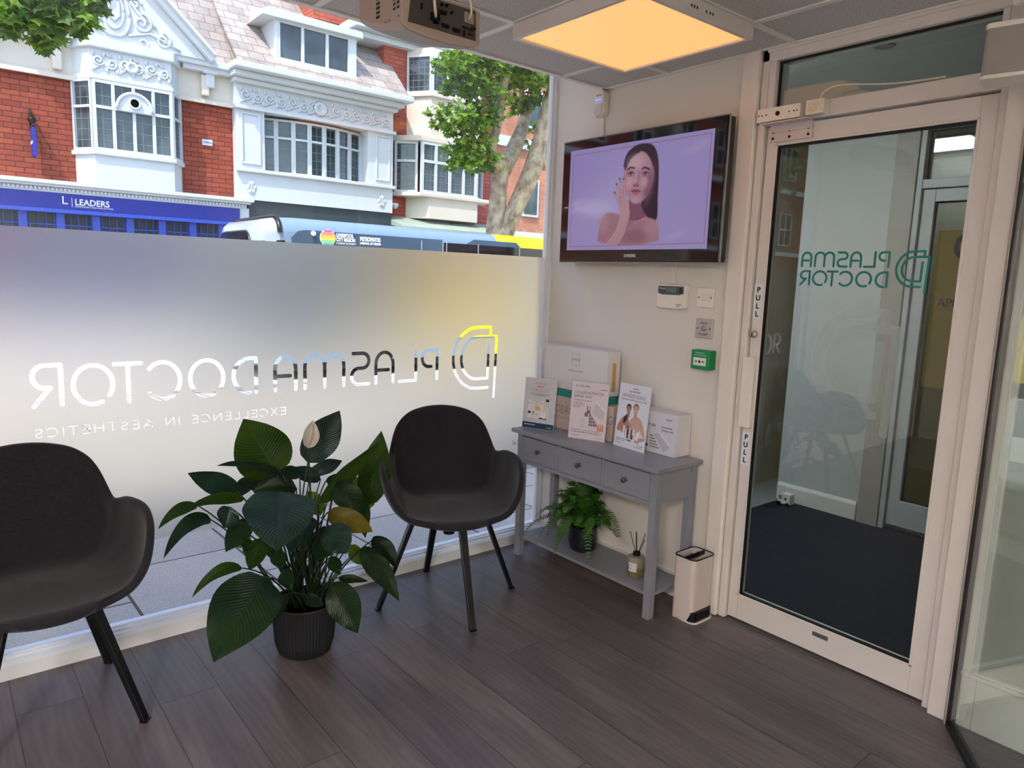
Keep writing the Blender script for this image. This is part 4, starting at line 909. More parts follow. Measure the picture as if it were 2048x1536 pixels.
def bust(cx, cy, s_, skin, hair_c, dx):
    p3.ell(cx, cy - .035 * s_, .082 * s_, .062 * s_, hair_c, .15); p3.poly([(cx - .035, cy + .03), (cx - .03, cy + .12), (cx + .04, cy + .12), (cx + .04, cy + .03)], tuple(x * .85 for x in skin), .01)
    p3.ell(cx, cy, .068 * s_, .066 * s_, skin, .12); p3.ell(cx - .01, cy + .005, .03, .035, tuple(min(1, x * 1.15) for x in skin), 1)
    for ex in (-.026, .022): p3.rect(cx + ex - .012 + dx, cy - .012, cx + ex + .012 + dx, cy - .004, rgb('3a2a28')); p3.rect(cx + ex - .013 + dx, cy - .024, cx + ex + .013 + dx, cy - .020, rgb('4a3430'), .8)
    p3.ell(cx + dx, cy + .040, .018, .007, rgb('8e4c48'), .4); p3.line([(cx + dx, cy - .005), (cx + dx - .004, cy + .02)], .003, tuple(x * .8 for x in skin), .006)
p3.poly([(.02, .72), (.20, .52), (.32, .50), (.42, .56), (.50, .70), (.46, .80), (.30, .80), (.16, .74), (.10, .77)], sk2, .01, sm=1)
p3.poly([(.42, .56), (.60, .48), (.80, .50), (.94, .68), (.98, .78), (.88, .76), (.76, .66), (.74, .80), (.46, .80)], sk3, .01, sm=1)
p3.poly([(.26, .50), (.40, .46), (.30, .62), (.22, .62)], rgb('241c1e'), .02, sm=1)
bust(.37, .40, .95, sk2, rgb('241c1e'), -.01); bust(.60, .385, 1.05, sk3, rgb('7c5e4a'), -.02)
p3.poly([(.66, .88), (.98, .83), (.98, .775), (.80, .80), (.70, .83)], rgb('c89484'), .01, sm=1)
for i in range(4): p3.ell(.69 + i * .035, .865 + .012 * (i % 2), .022, .012, rgb('c08472'), .4)
for i, (x_, c_, y_) in enumerate(((.26, 'eceef6', .66), (.33, 'd6dae8', .70), (.40, '2c3040', .70), (.46, 'c0c6da', .67), (.52, '7a4a34', .69), (.58, 'e4e6f0', .68), (.64, 'd2d6e6', .74), (.71, 'f0f0f6', .72))): p3.rect(x_, y_, x_ + .05, .85, rgb(c_))
p3.rect(.40, .64, .43, .70, rgb('1e1e26')); p3.rect(.47, .62, .49, .67, rgb('4a4450')); p3.rect(.57, .78, .60, .85, rgb('22202a')); p3.rect(.42, .865, .56, .885, rgb('3a3a48'), .8)
card('white card headed backed by science with two women, rightmost of the cards', (-.150, -.625), (-.162, -.822), .300, .09, p3, [
    ('sesderma', .0095, .52, .925, 'CENTER', M_inkd, .9, .0001), ('ALL SKIN MED', .0125, .50, .872, 'CENTER', M_inkd, .9, 0), ('BACKED BY SCIENCE', .0225, .50, .790, 'CENTER', M_inkd, .68, -.0003), ('Designed to deliver outstanding clinically proven results', .0078, .50, .745, 'CENTER', M_inkd, .93, 0),
    ('Formulated with advanced', .0075, .06, .125, 'LEFT', M_inkd, .9, 0), ('actives for every skin', .0075, .06, .098, 'LEFT', M_inkd, .9, 0), ('Dermatologist', .0068, .06, .060, 'LEFT', M_inkd, .9, 0), ('Find your plan', .0075, .95, .075, 'RIGHT', M_inkd, .9, 0), ('www.allskinmed.com', .0068, .95, .045, 'RIGHT', M_inkd, .9, 0)])
b3 = wallbox('product_box', 'white box', -.958, -.74, TZ, .872, -.112, -.010, M_card)
b3['label'] = 'white box printed with a dotted tray, at the right end of the console table'
p4 = Pic(110, 90, 1.35, rgb('d2d2dc'))
for i in range(5):
    for j in range(6 - i): p4.ell(.34 + j * .045 - .0 * i, .88 - i * .07, .013, .020, rgb('241c26'), .4)
p4.poly([(.42, .55), (.56, .52), (.86, .80), (.70, .98)], rgb('b8b8c6'), .01); p4.poly([(.56, .52), (.60, .50), (.88, .76), (.86, .80)], rgb('e2e2ea'), .008); p4.ell(.22, .86, .06, .04, rgb('6a3a2e'), .5)
p4.mesh('printed_face', (-.1125, -.742, .870), (0, -.214, 0), (0, 0, -.182), M_print, b3)
P('lettering', textmb('PLAN', .020, (-.1129, -.80, .803), (0, -1, 0), (0, 0, 1), .0002, sx=.8).merge(textmb('sesderma', .0095, (-.1129, -.895, .843), (0, -1, 0), (0, 0, 1), .0002)).merge(textmb('PROGRAMME', .010, (-.1129, -.875, .805), (0, -1, 0), (0, 0, 1), .0002)).merge(textmb('FIRMING CARE', .010, (-.1129, -.875, .790), (0, -1, 0), (0, 0, 1), .0002)), M_inkd, b3)

# ------------------------------------------------------------------ reed diffuser
SH = .113; dc = Vector((-.185, -.838, SH))
rd = T('reed_diffuser', 'frosted glass reed diffuser bottle with black reeds on the lower shelf', 'reed diffuser', tuple(dc))
P('bottle', MB().lathe(dc, [(0, 0), (.036, 0), (.040, .005), (.040, .082), (.036, .092), (.018, .096)], 32), pbr('frosted_bottle', '8a8878', .35, var=.05), rd, smooth='auto')
P('liquid', MB().lathe(dc, [(.0402, .004), (.0404, .006), (.0404, .045), (.0402, .047)], 32), pbr('amber_oil', '746a48', .3), rd)
P('stopper', MB().lathe(dc, [(0, .094), (.017, .094), (.0175, .112), (.008, .113), (.008, .108), (0, .108)], 20), M_blk, rd, smooth='auto')
mb = MB()
for k in range(8):
    t0, t1 = R(168 + k * 7), R(168 + (k + 1) * 7); q = [dc + Vector((.0412 * math.cos(t), .0412 * math.sin(t), z)) for t, z in ((t0, .028), (t1, .028), (t1, .070), (t0, .070))]; mb.add(q, [(0, 1, 2, 3)])
P('paper_label', mb, M_card, rd)
P('lettering', textmb('DIFFUSER', .006, (dc.x - .0416, dc.y + .017, dc.z + .040), (0, -1, 0), (0, 0, 1), .0001).merge(textmb('ESSENTIALS', .005, (dc.x - .0416, dc.y + .014, dc.z + .056), (0, -1, 0), (0, 0, 1), .0001)), M_inkd, rd)
for a, b in (((.004, .004), (.01, .055)), ((0, .002), (.02, .028)), ((0, -.002), (-.01, .0)), ((.0, -.004), (-.015, -.055)), ((.003, 0), (.03, -.02))):
    P('reed', MB().tube([dc + Vector((a[0], a[1], .09)), dc + Vector((b[0], b[1], .205 - abs(b[1]) * .25))], .0016, 6), M_blk, rd)
# ------------------------------------------------------------------ slim bin
bn = T('waste_bin', 'slim white bin with a black rim and two open compartments by the door', 'bin', (-.105, -1.10, 0))
BXC, BYC = -.112, -1.100
def bfn(z0, z1): return lambda a, b, t: (BXC + a, BYC + b, z0 + (z1 - z0) * t)
sh = MB(); outer = rr(.145, .110, .022); inner = rr(.139, .104, .019)
n_ = len(outer)
vs_ = [(BXC + a, BYC + b, .035 if (a < 0 and False) else .0) for a, b in outer]
zc = lambda a, b: .050 if b < -.045 else (.0)
vs_ = [(BXC + a, BYC + b, 0.001 + max(0, min(.05, (-b - .030) * 2.4))) for a, b in outer] + [(BXC + a, BYC + b, .285) for a, b in outer] + [(BXC + a, BYC + b, .285) for a, b in inner] + [(BXC + a, BYC + b, .16) for a, b in inner]
fs = []
for L_ in range(3):
    for i in range(n_): fs.append((L_ * n_ + i, L_ * n_ + (i + 1) % n_, (L_ + 1) * n_ + (i + 1) % n_, (L_ + 1) * n_ + i))
fs.append(tuple(3 * n_ + i for i in range(n_)))
P('bin_body', MB().add(vs_, fs), pbr('bin_white', 'cfc2bb', .35, var=.01), bn, smooth='auto')
P('base_tray', MB().prism(rr(.145, .128, .03), 1, lambda a, b, t: (BXC + a, BYC + b - .009, .001 + .006 * t)), M_plastic, bn)
P('base_recess', MB().prism(rr(.138, .118, .026), 1, lambda a, b, t: (BXC + a, BYC + b - .007, .007 + .042 * t)), M_blk, bn)
rim = MB(); o2 = [(BXC + a, BYC + b, .286) for a, b in rr(.147, .112, .023)]; rim.tube(o2 + [o2[0]], .0032, 6, False)
P('rim', rim, M_blk, bn, smooth=True)
P('divider', MB().box(BXC - .070, BXC + .070, BYC - .003, BYC + .002, .27, .2885).prism([(-.006, 0), (0, .006), (.006, 0), (0, -.006)], 1, lambda a, b, t: (BXC - .02 + a, BYC + b, .280 + .010 * t)).prism([(-.006, 0), (0, .006), (.006, 0), (0, -.006)], 1, lambda a, b, t: (BXC + .022 + a, BYC + b, .280 + .010 * t)), M_blk, bn)

# ------------------------------------------------------------------ leaves
def leafmat(name, c1, c2, trans=.25, rough=.35, veins=22, vs_=.5):
    t = NT(name); uv = t.new('ShaderNodeUVMap').outputs[0]; u, v, _ = t.xyz(uv)
    du = t.math('ABSOLUTE', t.math('SUBTRACT', u, .5)); wv = t.math('SINE', t.math('MULTIPLY', t.math('SUBTRACT', v, t.math('MULTIPLY', du, .55)), veins * 6.283))
    mid = t.math('SUBTRACT', 1.0, t.math('MINIMUM', 1.0, t.math('MULTIPLY', du, 26.0)))
    n = t.noise(5, 4, t.co()); f = t.math('ADD', t.math('MULTIPLY', n, .8), t.math('MULTIPLY_ADD', wv, .10, .1))
    c = t.ramp(f, [(.3, srgb(c1)), (.75, srgb(c2))]); c = t.mix(t.math('MULTIPLY', mid, .45), c, srgb(c2))
    t.link(c, t.b.inputs['Base Color']); t.b.inputs['Roughness'].default_value = rough; t.b.inputs['Specular IOR Level'].default_value = .4
    t.bump(t.math('ADD', wv, t.math('MULTIPLY', mid, -2.0)), vs_, .004)
    tl = t.new('ShaderNodeBsdfTranslucent'); t.link(c, tl.inputs[0]); mx = t.new('ShaderNodeMixShader'); mx.inputs[0].default_value = trans
    t.link(t.b.outputs[0], mx.inputs[1]); t.link(tl.outputs[0], mx.inputs[2]); t.link(mx.outputs[0], t.out.inputs[0]); return t.m
ML = {'d': leafmat('leaf_dark', '0b200c', '1c3a16', .25), 'm': leafmat('leaf_mid', '1c380a', '3c5c12', .45), 'g': leafmat('leaf_blue_green', '10261e', '294438', .15, .26), 'y': leafmat('leaf_yellowing', '5c5610', '82721e', .35), 'l': leafmat('leaf_light', '4a6a14', '7c9428', .45), 'w': leafmat('spathe', 'b0a89c', 'd2cabf', .3, .5, 10, .2)}
M_stem = pbr('leaf_stem', '14260c', .5, var=.2)
def leafobj(base, tip, width, arch, roll, mat_, parent, name='leaf', fold=.25, wave=.13, sag=0, n=14, m_=8, shape=1.0):
    base, tip = Vector(base), Vector(tip); mid = (base + tip) / 2 + Vector((0, 0, arch)); L = (tip - base).length
    vv, uvs = [], []; toc = (CAMP - base).normalized()
    for i in range(n + 1):
        t = i / n; p = base.lerp(mid, t).lerp(mid.lerp(tip, t), t); d = (mid - base).lerp(tip - mid, t).normalized()
        s_ = d.cross(toc).normalized(); s_ = Matrix.Rotation(roll, 3, d) @ s_; nn = s_.cross(d)
        wdt = width / 2 * (math.sin(math.pi * min(1, t ** .78)) ** .62 if t < 1 else 0) * (1 - .25 * t ** 4) * (1.0 if t < .8 else max(0, 1 - ((t - .8) / .2) ** 1.4 * .35))
        if i == 0: wdt = .0008
        if i == n: wdt = .0005
        for j in range(m_ + 1):
            u = j / m_ * 2 - 1; off = nn * (abs(u) ** 1.3 * fold * wdt + wave * wdt * math.sin(t * 9 + u * 2.0 + roll * 5) * abs(u))
            vv.append(p + s_ * (u * wdt) + off - Vector((0, 0, abs(u) * sag * wdt))); uvs.append((j / m_, t))
    fs_ = [(i * (m_ + 1) + j, i * (m_ + 1) + j + 1, (i + 1) * (m_ + 1) + j + 1, (i + 1) * (m_ + 1) + j) for i in range(n) for j in range(m_)]
    o = P(name, MB().add(vv, fs_), mat_, parent, smooth=True, fixn=False)
    ul = o.data.uv_layers.new(name='UVMap')
    for lp in o.data.loops: ul.data[lp.index].uv = uvs[lp.vertex_index]
    return o
pc_ = Vector((-1.590, -.395, 0))
lily = T('potted_peace_lily', 'large potted peace lily with one white flower between the two chairs', 'potted plant', tuple(pc_))
P('pot', MB().lathe(pc_, [(0, .001), (.085, .001), (.098, .012), (.110, .05), (.121, .19), (.121, .205), (.114, .205), (.112, .17), (0, .17)], 120, flute=1, fd=.0011), pbr('ribbed_pot', '15181c', .55, var=.03), lily)
P('pot_rim', MB().lathe(pc_, [(.1225, .197), (.1235, .205), (.120, .209), (.114, .205), (.114, .197)], 48), pbr('terracotta_rim', '2a1a18', .6), lily, smooth=True)
P('soil', MB().lathe(pc_, [(0, .182), (.06, .178), (.113, .172)], 24), pbr('soil', '1a1410', .95, var=.4, scale=60, bump=.5), lily)
def zz(a, b): return 310 + a / 2.898, 810 + b / 2.898
LV = [  # base px, tip px (in a crop of the plant), width px, depth y of base/tip, arch, roll, tone
 (705, 400, 512, 80, 310, -.36, -.30, .0, .10, 'm'), (885, 335, 1070, 32, 205, -.34, -.30, .0, -.35, 'g'), (1228, 580, 1312, 150, 185, -.26, -.22, .0, .3, 'm'),
 (945, 570, 1300, 222, 125, -.42, -.36, .02, .7, 'm'), (478, 500, 190, 395, 125, -.38, -.45, .015, -.3, 'g'), (740, 402, 358, 352, 70, -.40, -.46, .035, .9, 'd'),
 (725, 500, 708, 845, 370, -.56, -.74, .03, .0, 'g'), (515, 545, 190, 600, 75, -.44, -.52, .03, .6, 'm'), (245, 580, 18, 720, 70, -.42, -.5, .04, .5, 'm'),
 (325, 665, 50, 890, 90, -.46, -.6, .09, .5, 'd'), (432, 590, 400, 715, 120, -.52, -.58, .0, -.3, 'g'), (650, 1000, 340, 1492, 330, -.60, -.74, .05, .2, 'd'),
 (505, 945, 215, 1115, 75, -.48, -.52, .07, .6, 'm'), (1020, 1030, 1175, 1322, 180, -.55, -.62, .02, -.2, 'd'), (1190, 835, 1416, 1138, 130, -.48, -.62, .06, .3, 'd'),
 (1250, 790, 1405, 945, 125, -.36, -.42, .06, .35, 'd'), (1000, 622, 1262, 735, 135, -.50, -.56, .02, .2, 'y'), (1005, 700, 1112, 862, 175, -.56, -.62, .01, .0, 'g'),
 (900, 640, 780, 860, 135, -.50, -.60, .02, .3, 'd'), (1025, 470, 1225, 630, 150, -.40, -.46, .035, .0, 'd'), (620, 770, 548, 958, 110, -.44, -.48, .0, .2, 'm'),
 (545, 670, 410, 852, 120, -.50, -.55, .015, .2, 'd'), (820, 480, 480, 455, 150, -.32, -.36, .01, .4, 'd'), (900, 410, 1085, 322, 95, -.22, -.20, .01, -.5, 'g'), (960, 430, 770, 375, 90, -.24, -.22, .01, .4, 'g'),
 (1245, 600, 1145, 405, 130, -.20, -.16, .0, -.2, 'l'), (770, 1095, 620, 1312, 75, -.58, -.66, .01, .3, 'd'), (690, 1100, 550, 1232, 45, -.56, -.6, .02, .2, 'w'),
 (1010, 770, 930, 905, 130, -.44, -.48, .01, .2, 'd'), (1130, 810, 1200, 925, 80, -.34, -.34, .0, -.2, 'l'), (1060, 1000, 1235, 1022, 55, -.52, -.56, .012, .6, 'd'),
 (890, 500, 960, 640, 120, -.26, -.26, .0, .2, 'l'), (740, 960, 790, 1080, 90, -.5, -.54, .02, .3, 'd'), (570, 500, 780, 470, 110, -.42, -.42, .02, .3, 'd'),
 (450, 700, 540, 830, 110, -.3, -.3, .0, .2, 'l'), (1180, 520, 1220, 770, 110, -.34, -.4, .03, .4, 'm'), (860, 1110, 980, 1165, 70, -.5, -.54, .01, .2, 'd'),
 (860, 700, 905, 870, 90, -.42, -.44, .01, -.3, 'd'), (980, 700, 1010, 850, 85, -.36, -.36, .01, .5, 'g'), (680, 620, 600, 760, 110, -.40, -.44, .02, .6, 'd'), (560, 430, 470, 545, 85, -.30, -.34, .02, .2, 'g'),
 (1080, 640, 1160, 740, 95, -.30, -.32, .02, -.4, 'd'), (840, 400, 700, 430, 80, -.26, -.30, .03, .3, 'd'), (640, 720, 700, 900, 100, -.34, -.36, .0, -.2, 'm'), (1020, 880, 1075, 985, 80, -.48, -.52, .01, .4, 'd'),
 (700, 830, 740, 950, 85, -.46, -.5, .0, .3, 'd'), (520, 770, 560, 905, 70, -.36, -.38, .0, -.5, 'm'), (990, 440, 1130, 470, 100, -.30, -.32, .03, .6, 'g')]
stm = MB(); rs = random.Random(3)
for (bx, by, tx, ty, wd, yb_, yt_, ar, ro, tone) in LV:
    b_ = at(*zz(bx, by), 1, yb_); t_ = at(*zz(tx, ty), 1, yt_); wd_ = wd / 2.898 * (b_ - CAMP).length / FPX
    leafobj(b_, t_, wd_, ar, ro, ML[tone], lily, sag=.1, label=None) if 0 else leafobj(b_, t_, wd_, ar, ro, ML[tone], lily, sag=.1)
    a = rs.uniform(0, 6.28); r0 = rs.uniform(.01, .07); s0 = pc_ + Vector((r0 * math.cos(a), r0 * math.sin(a), .175)); s0 += (Vector((b_.x, b_.y, 0)) - Vector((pc_.x, pc_.y, 0))) * .10
    c_ = Vector((s0.x * .6 + b_.x * .4, s0.y * .6 + b_.y * .4, max(b_.z, s0.z) * .62 + min(b_.z, s0.z) * .38 + .03))
    stm.tube(bez([s0, c_, b_], 10), [.0042 - .0018 * i / 10 for i in range(11)], 6)
for k in range(30):
    a = rs.uniform(0, 6.28); s0 = pc_ + Vector((.04 * math.cos(a), .04 * math.sin(a), .175)); e_ = s0 + Vector((rs.uniform(-.12, .12), rs.uniform(-.08, .08), rs.uniform(.2, .4)))
    stm.tube(bez([s0, s0.lerp(e_, .5) + Vector((0, 0, .04)), e_], 6), .0036, 6)
P('stems', stm, M_stem, lily, smooth=True)
fb = at(*zz(885, 320), 1, -.42); f1 = at(*zz(888, 250), 1, -.43); f2 = at(*zz(915, 88), 1, -.42)
leafobj(f1, f2, .060, .0, .25, ML['w'], lily, name='white_spathe', fold=.5); P('spadix', MB().tube([f1 + Vector((0, -.004, .005)), f1.lerp(f2, .5) + Vector((.006, -.008, 0)), f2 + Vector((0, -.004, -.012))], [.003, .004, .002], 8), pbr('spadix_cream', 'b59a80', .8, bump=.6, bscale=700), lily, smooth=True)
P('flower_stalk', MB().tube(bez([pc_ + Vector((.0, 0, .175)), pc_ + Vector((.05, 0, .5)), fb, f1], 12), .0035, 8), M_stem, lily, smooth=True)

# ------------------------------------------------------------------ fern
fc = Vector((-.17, -.475, SH))
fern = T('potted_fern', 'bushy green fern in a small dark pot on the lower shelf', 'potted plant', tuple(fc))
P('pot', MB().lathe(fc, [(0, 0), (.048, 0), (.066, .015), (.074, .06), (.072, .115), (.075, .128), (.068, .128), (.066, .11), (0, .11)], 36), pbr('navy_pot', '0f1420', .35, var=.03), fern, smooth='auto')
P('soil', MB().lathe(fc, [(0, .118), (.067, .112)], 20), pbr('soil', '1a1410', .95, var=.4, scale=60), fern)
rs = random.Random(11); M_fern = leafmat('fern_green', '2a5a1a', '5c8c38', .4, .5, 3, .1)
def frond(base, ang, reach, rise, drop, parent, Lf=.042):
    d = Vector((math.cos(ang), math.sin(ang), 0)); p0_ = base; p3_ = base + d * reach + Vector((0, 0, rise - drop)); p1_ = base + d * reach * .25 + Vector((0, 0, rise * .9)); p2_ = base + d * reach * .75 + Vector((0, 0, rise * 1.05))
    c_ = bez([p0_, p1_, p2_, p3_], 30); m = MB(); m.tube(c_, [.0016 * (1 - i / 34) for i in range(31)], 4)
    side = d.cross(Vector((0, 0, 1)))
    for i in range(4, 30):
        t = i / 30; dd = (c_[min(i + 1, 30)] - c_[i - 1]).normalized(); ll = Lf * math.sin(math.pi * min(1, t ** .7 * .93 + .05)) ** .8 + .003; w_ = .0056
        for s_ in (-1, 1):
            q = c_[i]; e = (side * s_ + dd * .35 + Vector((0, 0, rs.uniform(-.25, .1)))).normalized() * ll; u_ = dd * w_ * .8
            m.add([q - u_ * .5, q + e * .35 - u_ * .8, q + e * .75 - u_ * .5, q + e, q + e * .75 + u_ * .5, q + e * .35 + u_ * .8, q + u_ * .5], [(0, 1, 2, 3, 4, 5, 6)])
    P('frond', m, M_fern, parent, fixn=False)
top = fc + Vector((0, 0, .12))
for k in range(78):
    a = 2 * math.pi * k / 78 * 5 + rs.uniform(-.2, .2); f_ = k / 78
    reach = rs.uniform(.10, .23) * (1.0 if math.cos(a) < .2 else .5); rise = rs.uniform(.06, .13) + .16 * f_ * rs.random(); drop = rs.uniform(.02, .22) * (1 - f_ * .6)
    if math.cos(a) > .3: reach = min(reach, .12); drop *= .4
    if f_ > .75: reach *= .55; rise = rs.uniform(.19, .25)
    frond(top + Vector((math.cos(a), math.sin(a), 0)) * .02, a, reach, rise, min(drop, rise + .10), fern)
frond(top + Vector((-.03, .03, 0)), R(150), .28, .09, .17, fern, .036); frond(top + Vector((-.04, .0, 0)), R(178), .15, .06, .18, fern, .034); frond(top + Vector((-.02, -.03, 0)), R(262), .25, .10, .06, fern, .032)

# ------------------------------------------------------------------ chairs
def fabric():
    t = NT('charcoal_fabric'); x, y, z = t.xyz(t.co())
    w1 = t.noise(1, 2, t.mapping(t.co(), (900, 60, 900))); w2 = t.noise(1, 2, t.mapping(t.co(), (60, 900, 60)))
    f = t.math('MULTIPLY', t.math('ADD', w1, w2), .5); c = t.ramp(f, [(.35, srgb('131116')), (.65, srgb('27242a'))]); t.link(c, t.b.inputs['Base Color'])
    t.b.inputs['Roughness'].default_value = .92; t.b.inputs['Specular IOR Level'].default_value = .25; t.b.inputs['Sheen Weight'].default_value = .15; t.bump(f, .35, .002); return t.m
M_fab = fabric(); M_leg = pbr('black_steel', '121317', .38, .3, var=.02)
def interp(tab, x):
    for (a, va), (b, vb) in zip(tab[:-1], tab[1:]):
        if x <= b:
            t = (x - a) / (b - a); t = t * t * (3 - 2 * t) if CH_SM else t; return va + (vb - va) * t
    return tab[-1][1]
CH_SM = False
def cat(tab, x):
    for i in range(len(tab) - 1):
        if x <= tab[i + 1][0] or i == len(tab) - 2:
            p1, p2 = tab[i], tab[i + 1]; p0_ = tab[i - 1] if i else p1; p3_ = tab[i + 2] if i + 2 < len(tab) else p2
            t = (x - p1[0]) / (p2[0] - p1[0]); m1 = (p2[1] - p0_[1]) / (p2[0] - p0_[0] + 1e-9) * (p2[0] - p1[0]); m2 = (p3_[1] - p1[1]) / (p3_[0] - p1[0] + 1e-9) * (p2[0] - p1[0])
            return (2 * t ** 3 - 3 * t ** 2 + 1) * p1[1] + (t ** 3 - 2 * t ** 2 + t) * m1 + (-2 * t ** 3 + 3 * t ** 2) * p2[1] + (t ** 3 - t ** 2) * m2
HT = [(0, .432), (25, .438), (42, .470), (54, .535), (64, .600), (76, .645), (88, .662), (100, .664), (112, .655), (121, .640), (126, .648), (131, .690), (138, .758), (148, .806), (160, .828), (172, .836), (180, .838)]
RT = [(0, .265), (25, .280), (42, .322), (54, .335), (64, .330), (76, .318), (88, .306), (100, .298), (112, .300), (121, .304), (131, .318), (138, .318), (148, .300), (160, .280), (180, .268)]
def shell_mesh():
    nT, nr = 120, 18; vv = [(0.0, 0, .432)]
    for j in range(1, nr + 1):
        t = j / nr
        for i in range(nT):
            th = 360 * i / nT; a = abs((th + 180) % 360 - 180); Hh = cat(HT, a); Rr = cat(RT, a)
            rr_ = Rr * math.sin(math.pi / 2 * t) ** .92; rise = (Hh - .432); z = .432 + rise * (t ** 3.0) - .010 * math.sin(math.pi * t)
            if a < 45: z -= .018 * max(0, t - .75) / .25 * math.cos(R(a * 2))
            lean = .16 * max(0, z - .50) * max(0, -math.cos(R(a)))
            x = rr_ * math.cos(R(th)) - lean; y = rr_ * math.sin(R(th)) * (1 + .10 * max(0, z - .46) * (1 if a < 118 else 0)); vv.append((x, y, z))
    fs_ = [(0, 1 + i, 1 + (i + 1) % nT) for i in range(nT)]
    for j in range(nr - 1):
        for i in range(nT): fs_.append((1 + j * nT + i, 1 + (j + 1) * nT + i, 1 + (j + 1) * nT + (i + 1) % nT, 1 + j * nT + (i + 1) % nT))
    return vv, fs_
def chair(label, loc, seat_rot, leg_rot):
    t_ = T('tub_chair', label, 'chair', loc, 'charcoal fabric tub chairs by the window')
    vv, fs_ = shell_mesh(); Mr = Matrix.Rotation(seat_rot, 4, 'Z')
    o = P('upholstered_shell', MB().add([Mr @ Vector(p) for p in vv], fs_), M_fab, t_, local=True, smooth=True)
    so_ = o.modifiers.new('solid', 'SOLIDIFY'); so_.thickness = .026; so_.offset = 1.0 if False else -1.0; sb = o.modifiers.new('sub', 'SUBSURF'); sb.levels = 1; sb.render_levels = 1
    P('swivel_hub', MB().lathe((0, 0, 0), [(0, .310), (.024, .310), (.026, .315), (.026, .395), (.11, .400), (.11, .408), (0, .408)], 28), M_leg, t_, local=True, smooth='auto')
    for k in range(4):
        a = leg_rot + R(45 + 90 * k); d = Vector((math.cos(a), math.sin(a), 0)); s_ = Vector((-d.y, d.x, 0))
        m = MB().bar(d * .02 + Vector((0, 0, .390)), d * .165 + Vector((0, 0, .385)), .030, .022)
        P('top_arm', m, M_leg, t_, local=True, bev=.002)
        m = MB(); T0, T1 = d * .165 + Vector((0, 0, .396)), d * .318 + Vector((0, 0, .0))
        w0, d0, w1, d1 = .034, .022, .026, .018
        m.hexa([T1 - s_ * w1 / 2 - d * d1 / 2, T1 + s_ * w1 / 2 - d * d1 / 2, T1 + s_ * w1 / 2 + d * d1 / 2, T1 - s_ * w1 / 2 + d * d1 / 2, T0 - s_ * w0 / 2 - d * d0 / 2, T0 + s_ * w0 / 2 - d * d0 / 2, T0 + s_ * w0 / 2 + d * d0 / 2, T0 - s_ * w0 / 2 + d * d0 / 2])
        lg_ = P('leg', m, M_leg, t_, local=True, bev=.002)
        P('foot_cap', MB().box(-.014, .014, -.011, .011, 0, .008).xf(Matrix.Translation(T1) @ Matrix.Rotation(a + R(90), 4, 'Z')), M_blk, lg_, local=True)
    return t_
chair('charcoal fabric tub chair on black splayed legs between the plant and the grey table', (-.893, -.346, 0), R(246), R(210))
chair('charcoal fabric tub chair cut off by the left edge, left of the plant', (-2.415, -.305, 0), R(271), R(273))
# ------------------------------------------------------------------ street
M_pave = brick('paving_slabs', '8f8f92', 'a3a19f', '5c5c60', 'x', .6, .6, .008, .85, .33, .3, .15)
def paving():
    t = NT('paving'); x, y, z = t.xyz(t.co()); b = t.new('ShaderNodeTexBrick'); t.link(t.comb(t.math('ADD', y, .57), t.math('ADD', x, .305)), b.inputs['Vector'])
    b.inputs['Scale'].default_value = 1; b.inputs['Brick Width'].default_value = .9; b.inputs['Row Height'].default_value = .6; b.inputs['Mortar Size'].default_value = .007
    b.inputs['Color1'].default_value = (*srgb('bab6b0'), 1); b.inputs['Color2'].default_value = (*srgb('c6c0b8'), 1); b.inputs['Mortar'].default_value = (*srgb('55544f'), 1)
    n = t.noise(180, 3, t.co()); c = t.mix(.8, b.outputs['Color'], t.ramp(n, [(.35, (.55, .55, .55)), (.62, (1, 1, 1))]), 'MULTIPLY'); c = t.mix(.5, c, t.ramp(t.noise(2, 4, t.co()), [(.3, (.75, .75, .75)), (.7, (1, 1, 1))]), 'MULTIPLY')
    t.link(c, t.b.inputs['Base Color']); t.b.inputs['Roughness'].default_value = .9; t.bump(n, .4, .004); return t.m
M_pv = paving()
m = MB(); m.hexa([(-25, .085, -.3), (30, .085, -.3), (30, 8.4, -.8), (-25, 8.4, -.8), (-25, .085, -.03), (30, .085, -.03), (30, 8.4, -.42), (-25, 8.4, -.42)])
S('pavement', m, M_pv)
S('kerb', MB().box(-25, 30, 8.4, 8.55, -.8, -.41), pbr('kerb_stone', 'c4bfb6', .8, bump=.2, var=.1))
S('road', MB().box(-25, 30, 8.55, 13.4, -.8, -.62).box(-25, 30, 13.4, 13.5, -.8, -.5), pbr('asphalt', 'd0ccc6', .9, var=.12, scale=30, bump=.4, bscale=150))
S('pavement_far', MB().box(-25, 40, 13.5, 30, -.8, -.48), M_pv)
S('wall_shopfront', MB().box(-14, 16, -6.2, .10, 2.905, 4.5).box(2.2, 16, -.05, .1, -.1, 2.9).box(-14, -4.95, -.05, .1, -.1, 2.9).box(2.2, 16, -.05, -.04, 0, .1), brick('own_brick', '8a4a38', '9c5844', '8a847c'))  # unseen upper mass put in, its height set for shade on the pavement
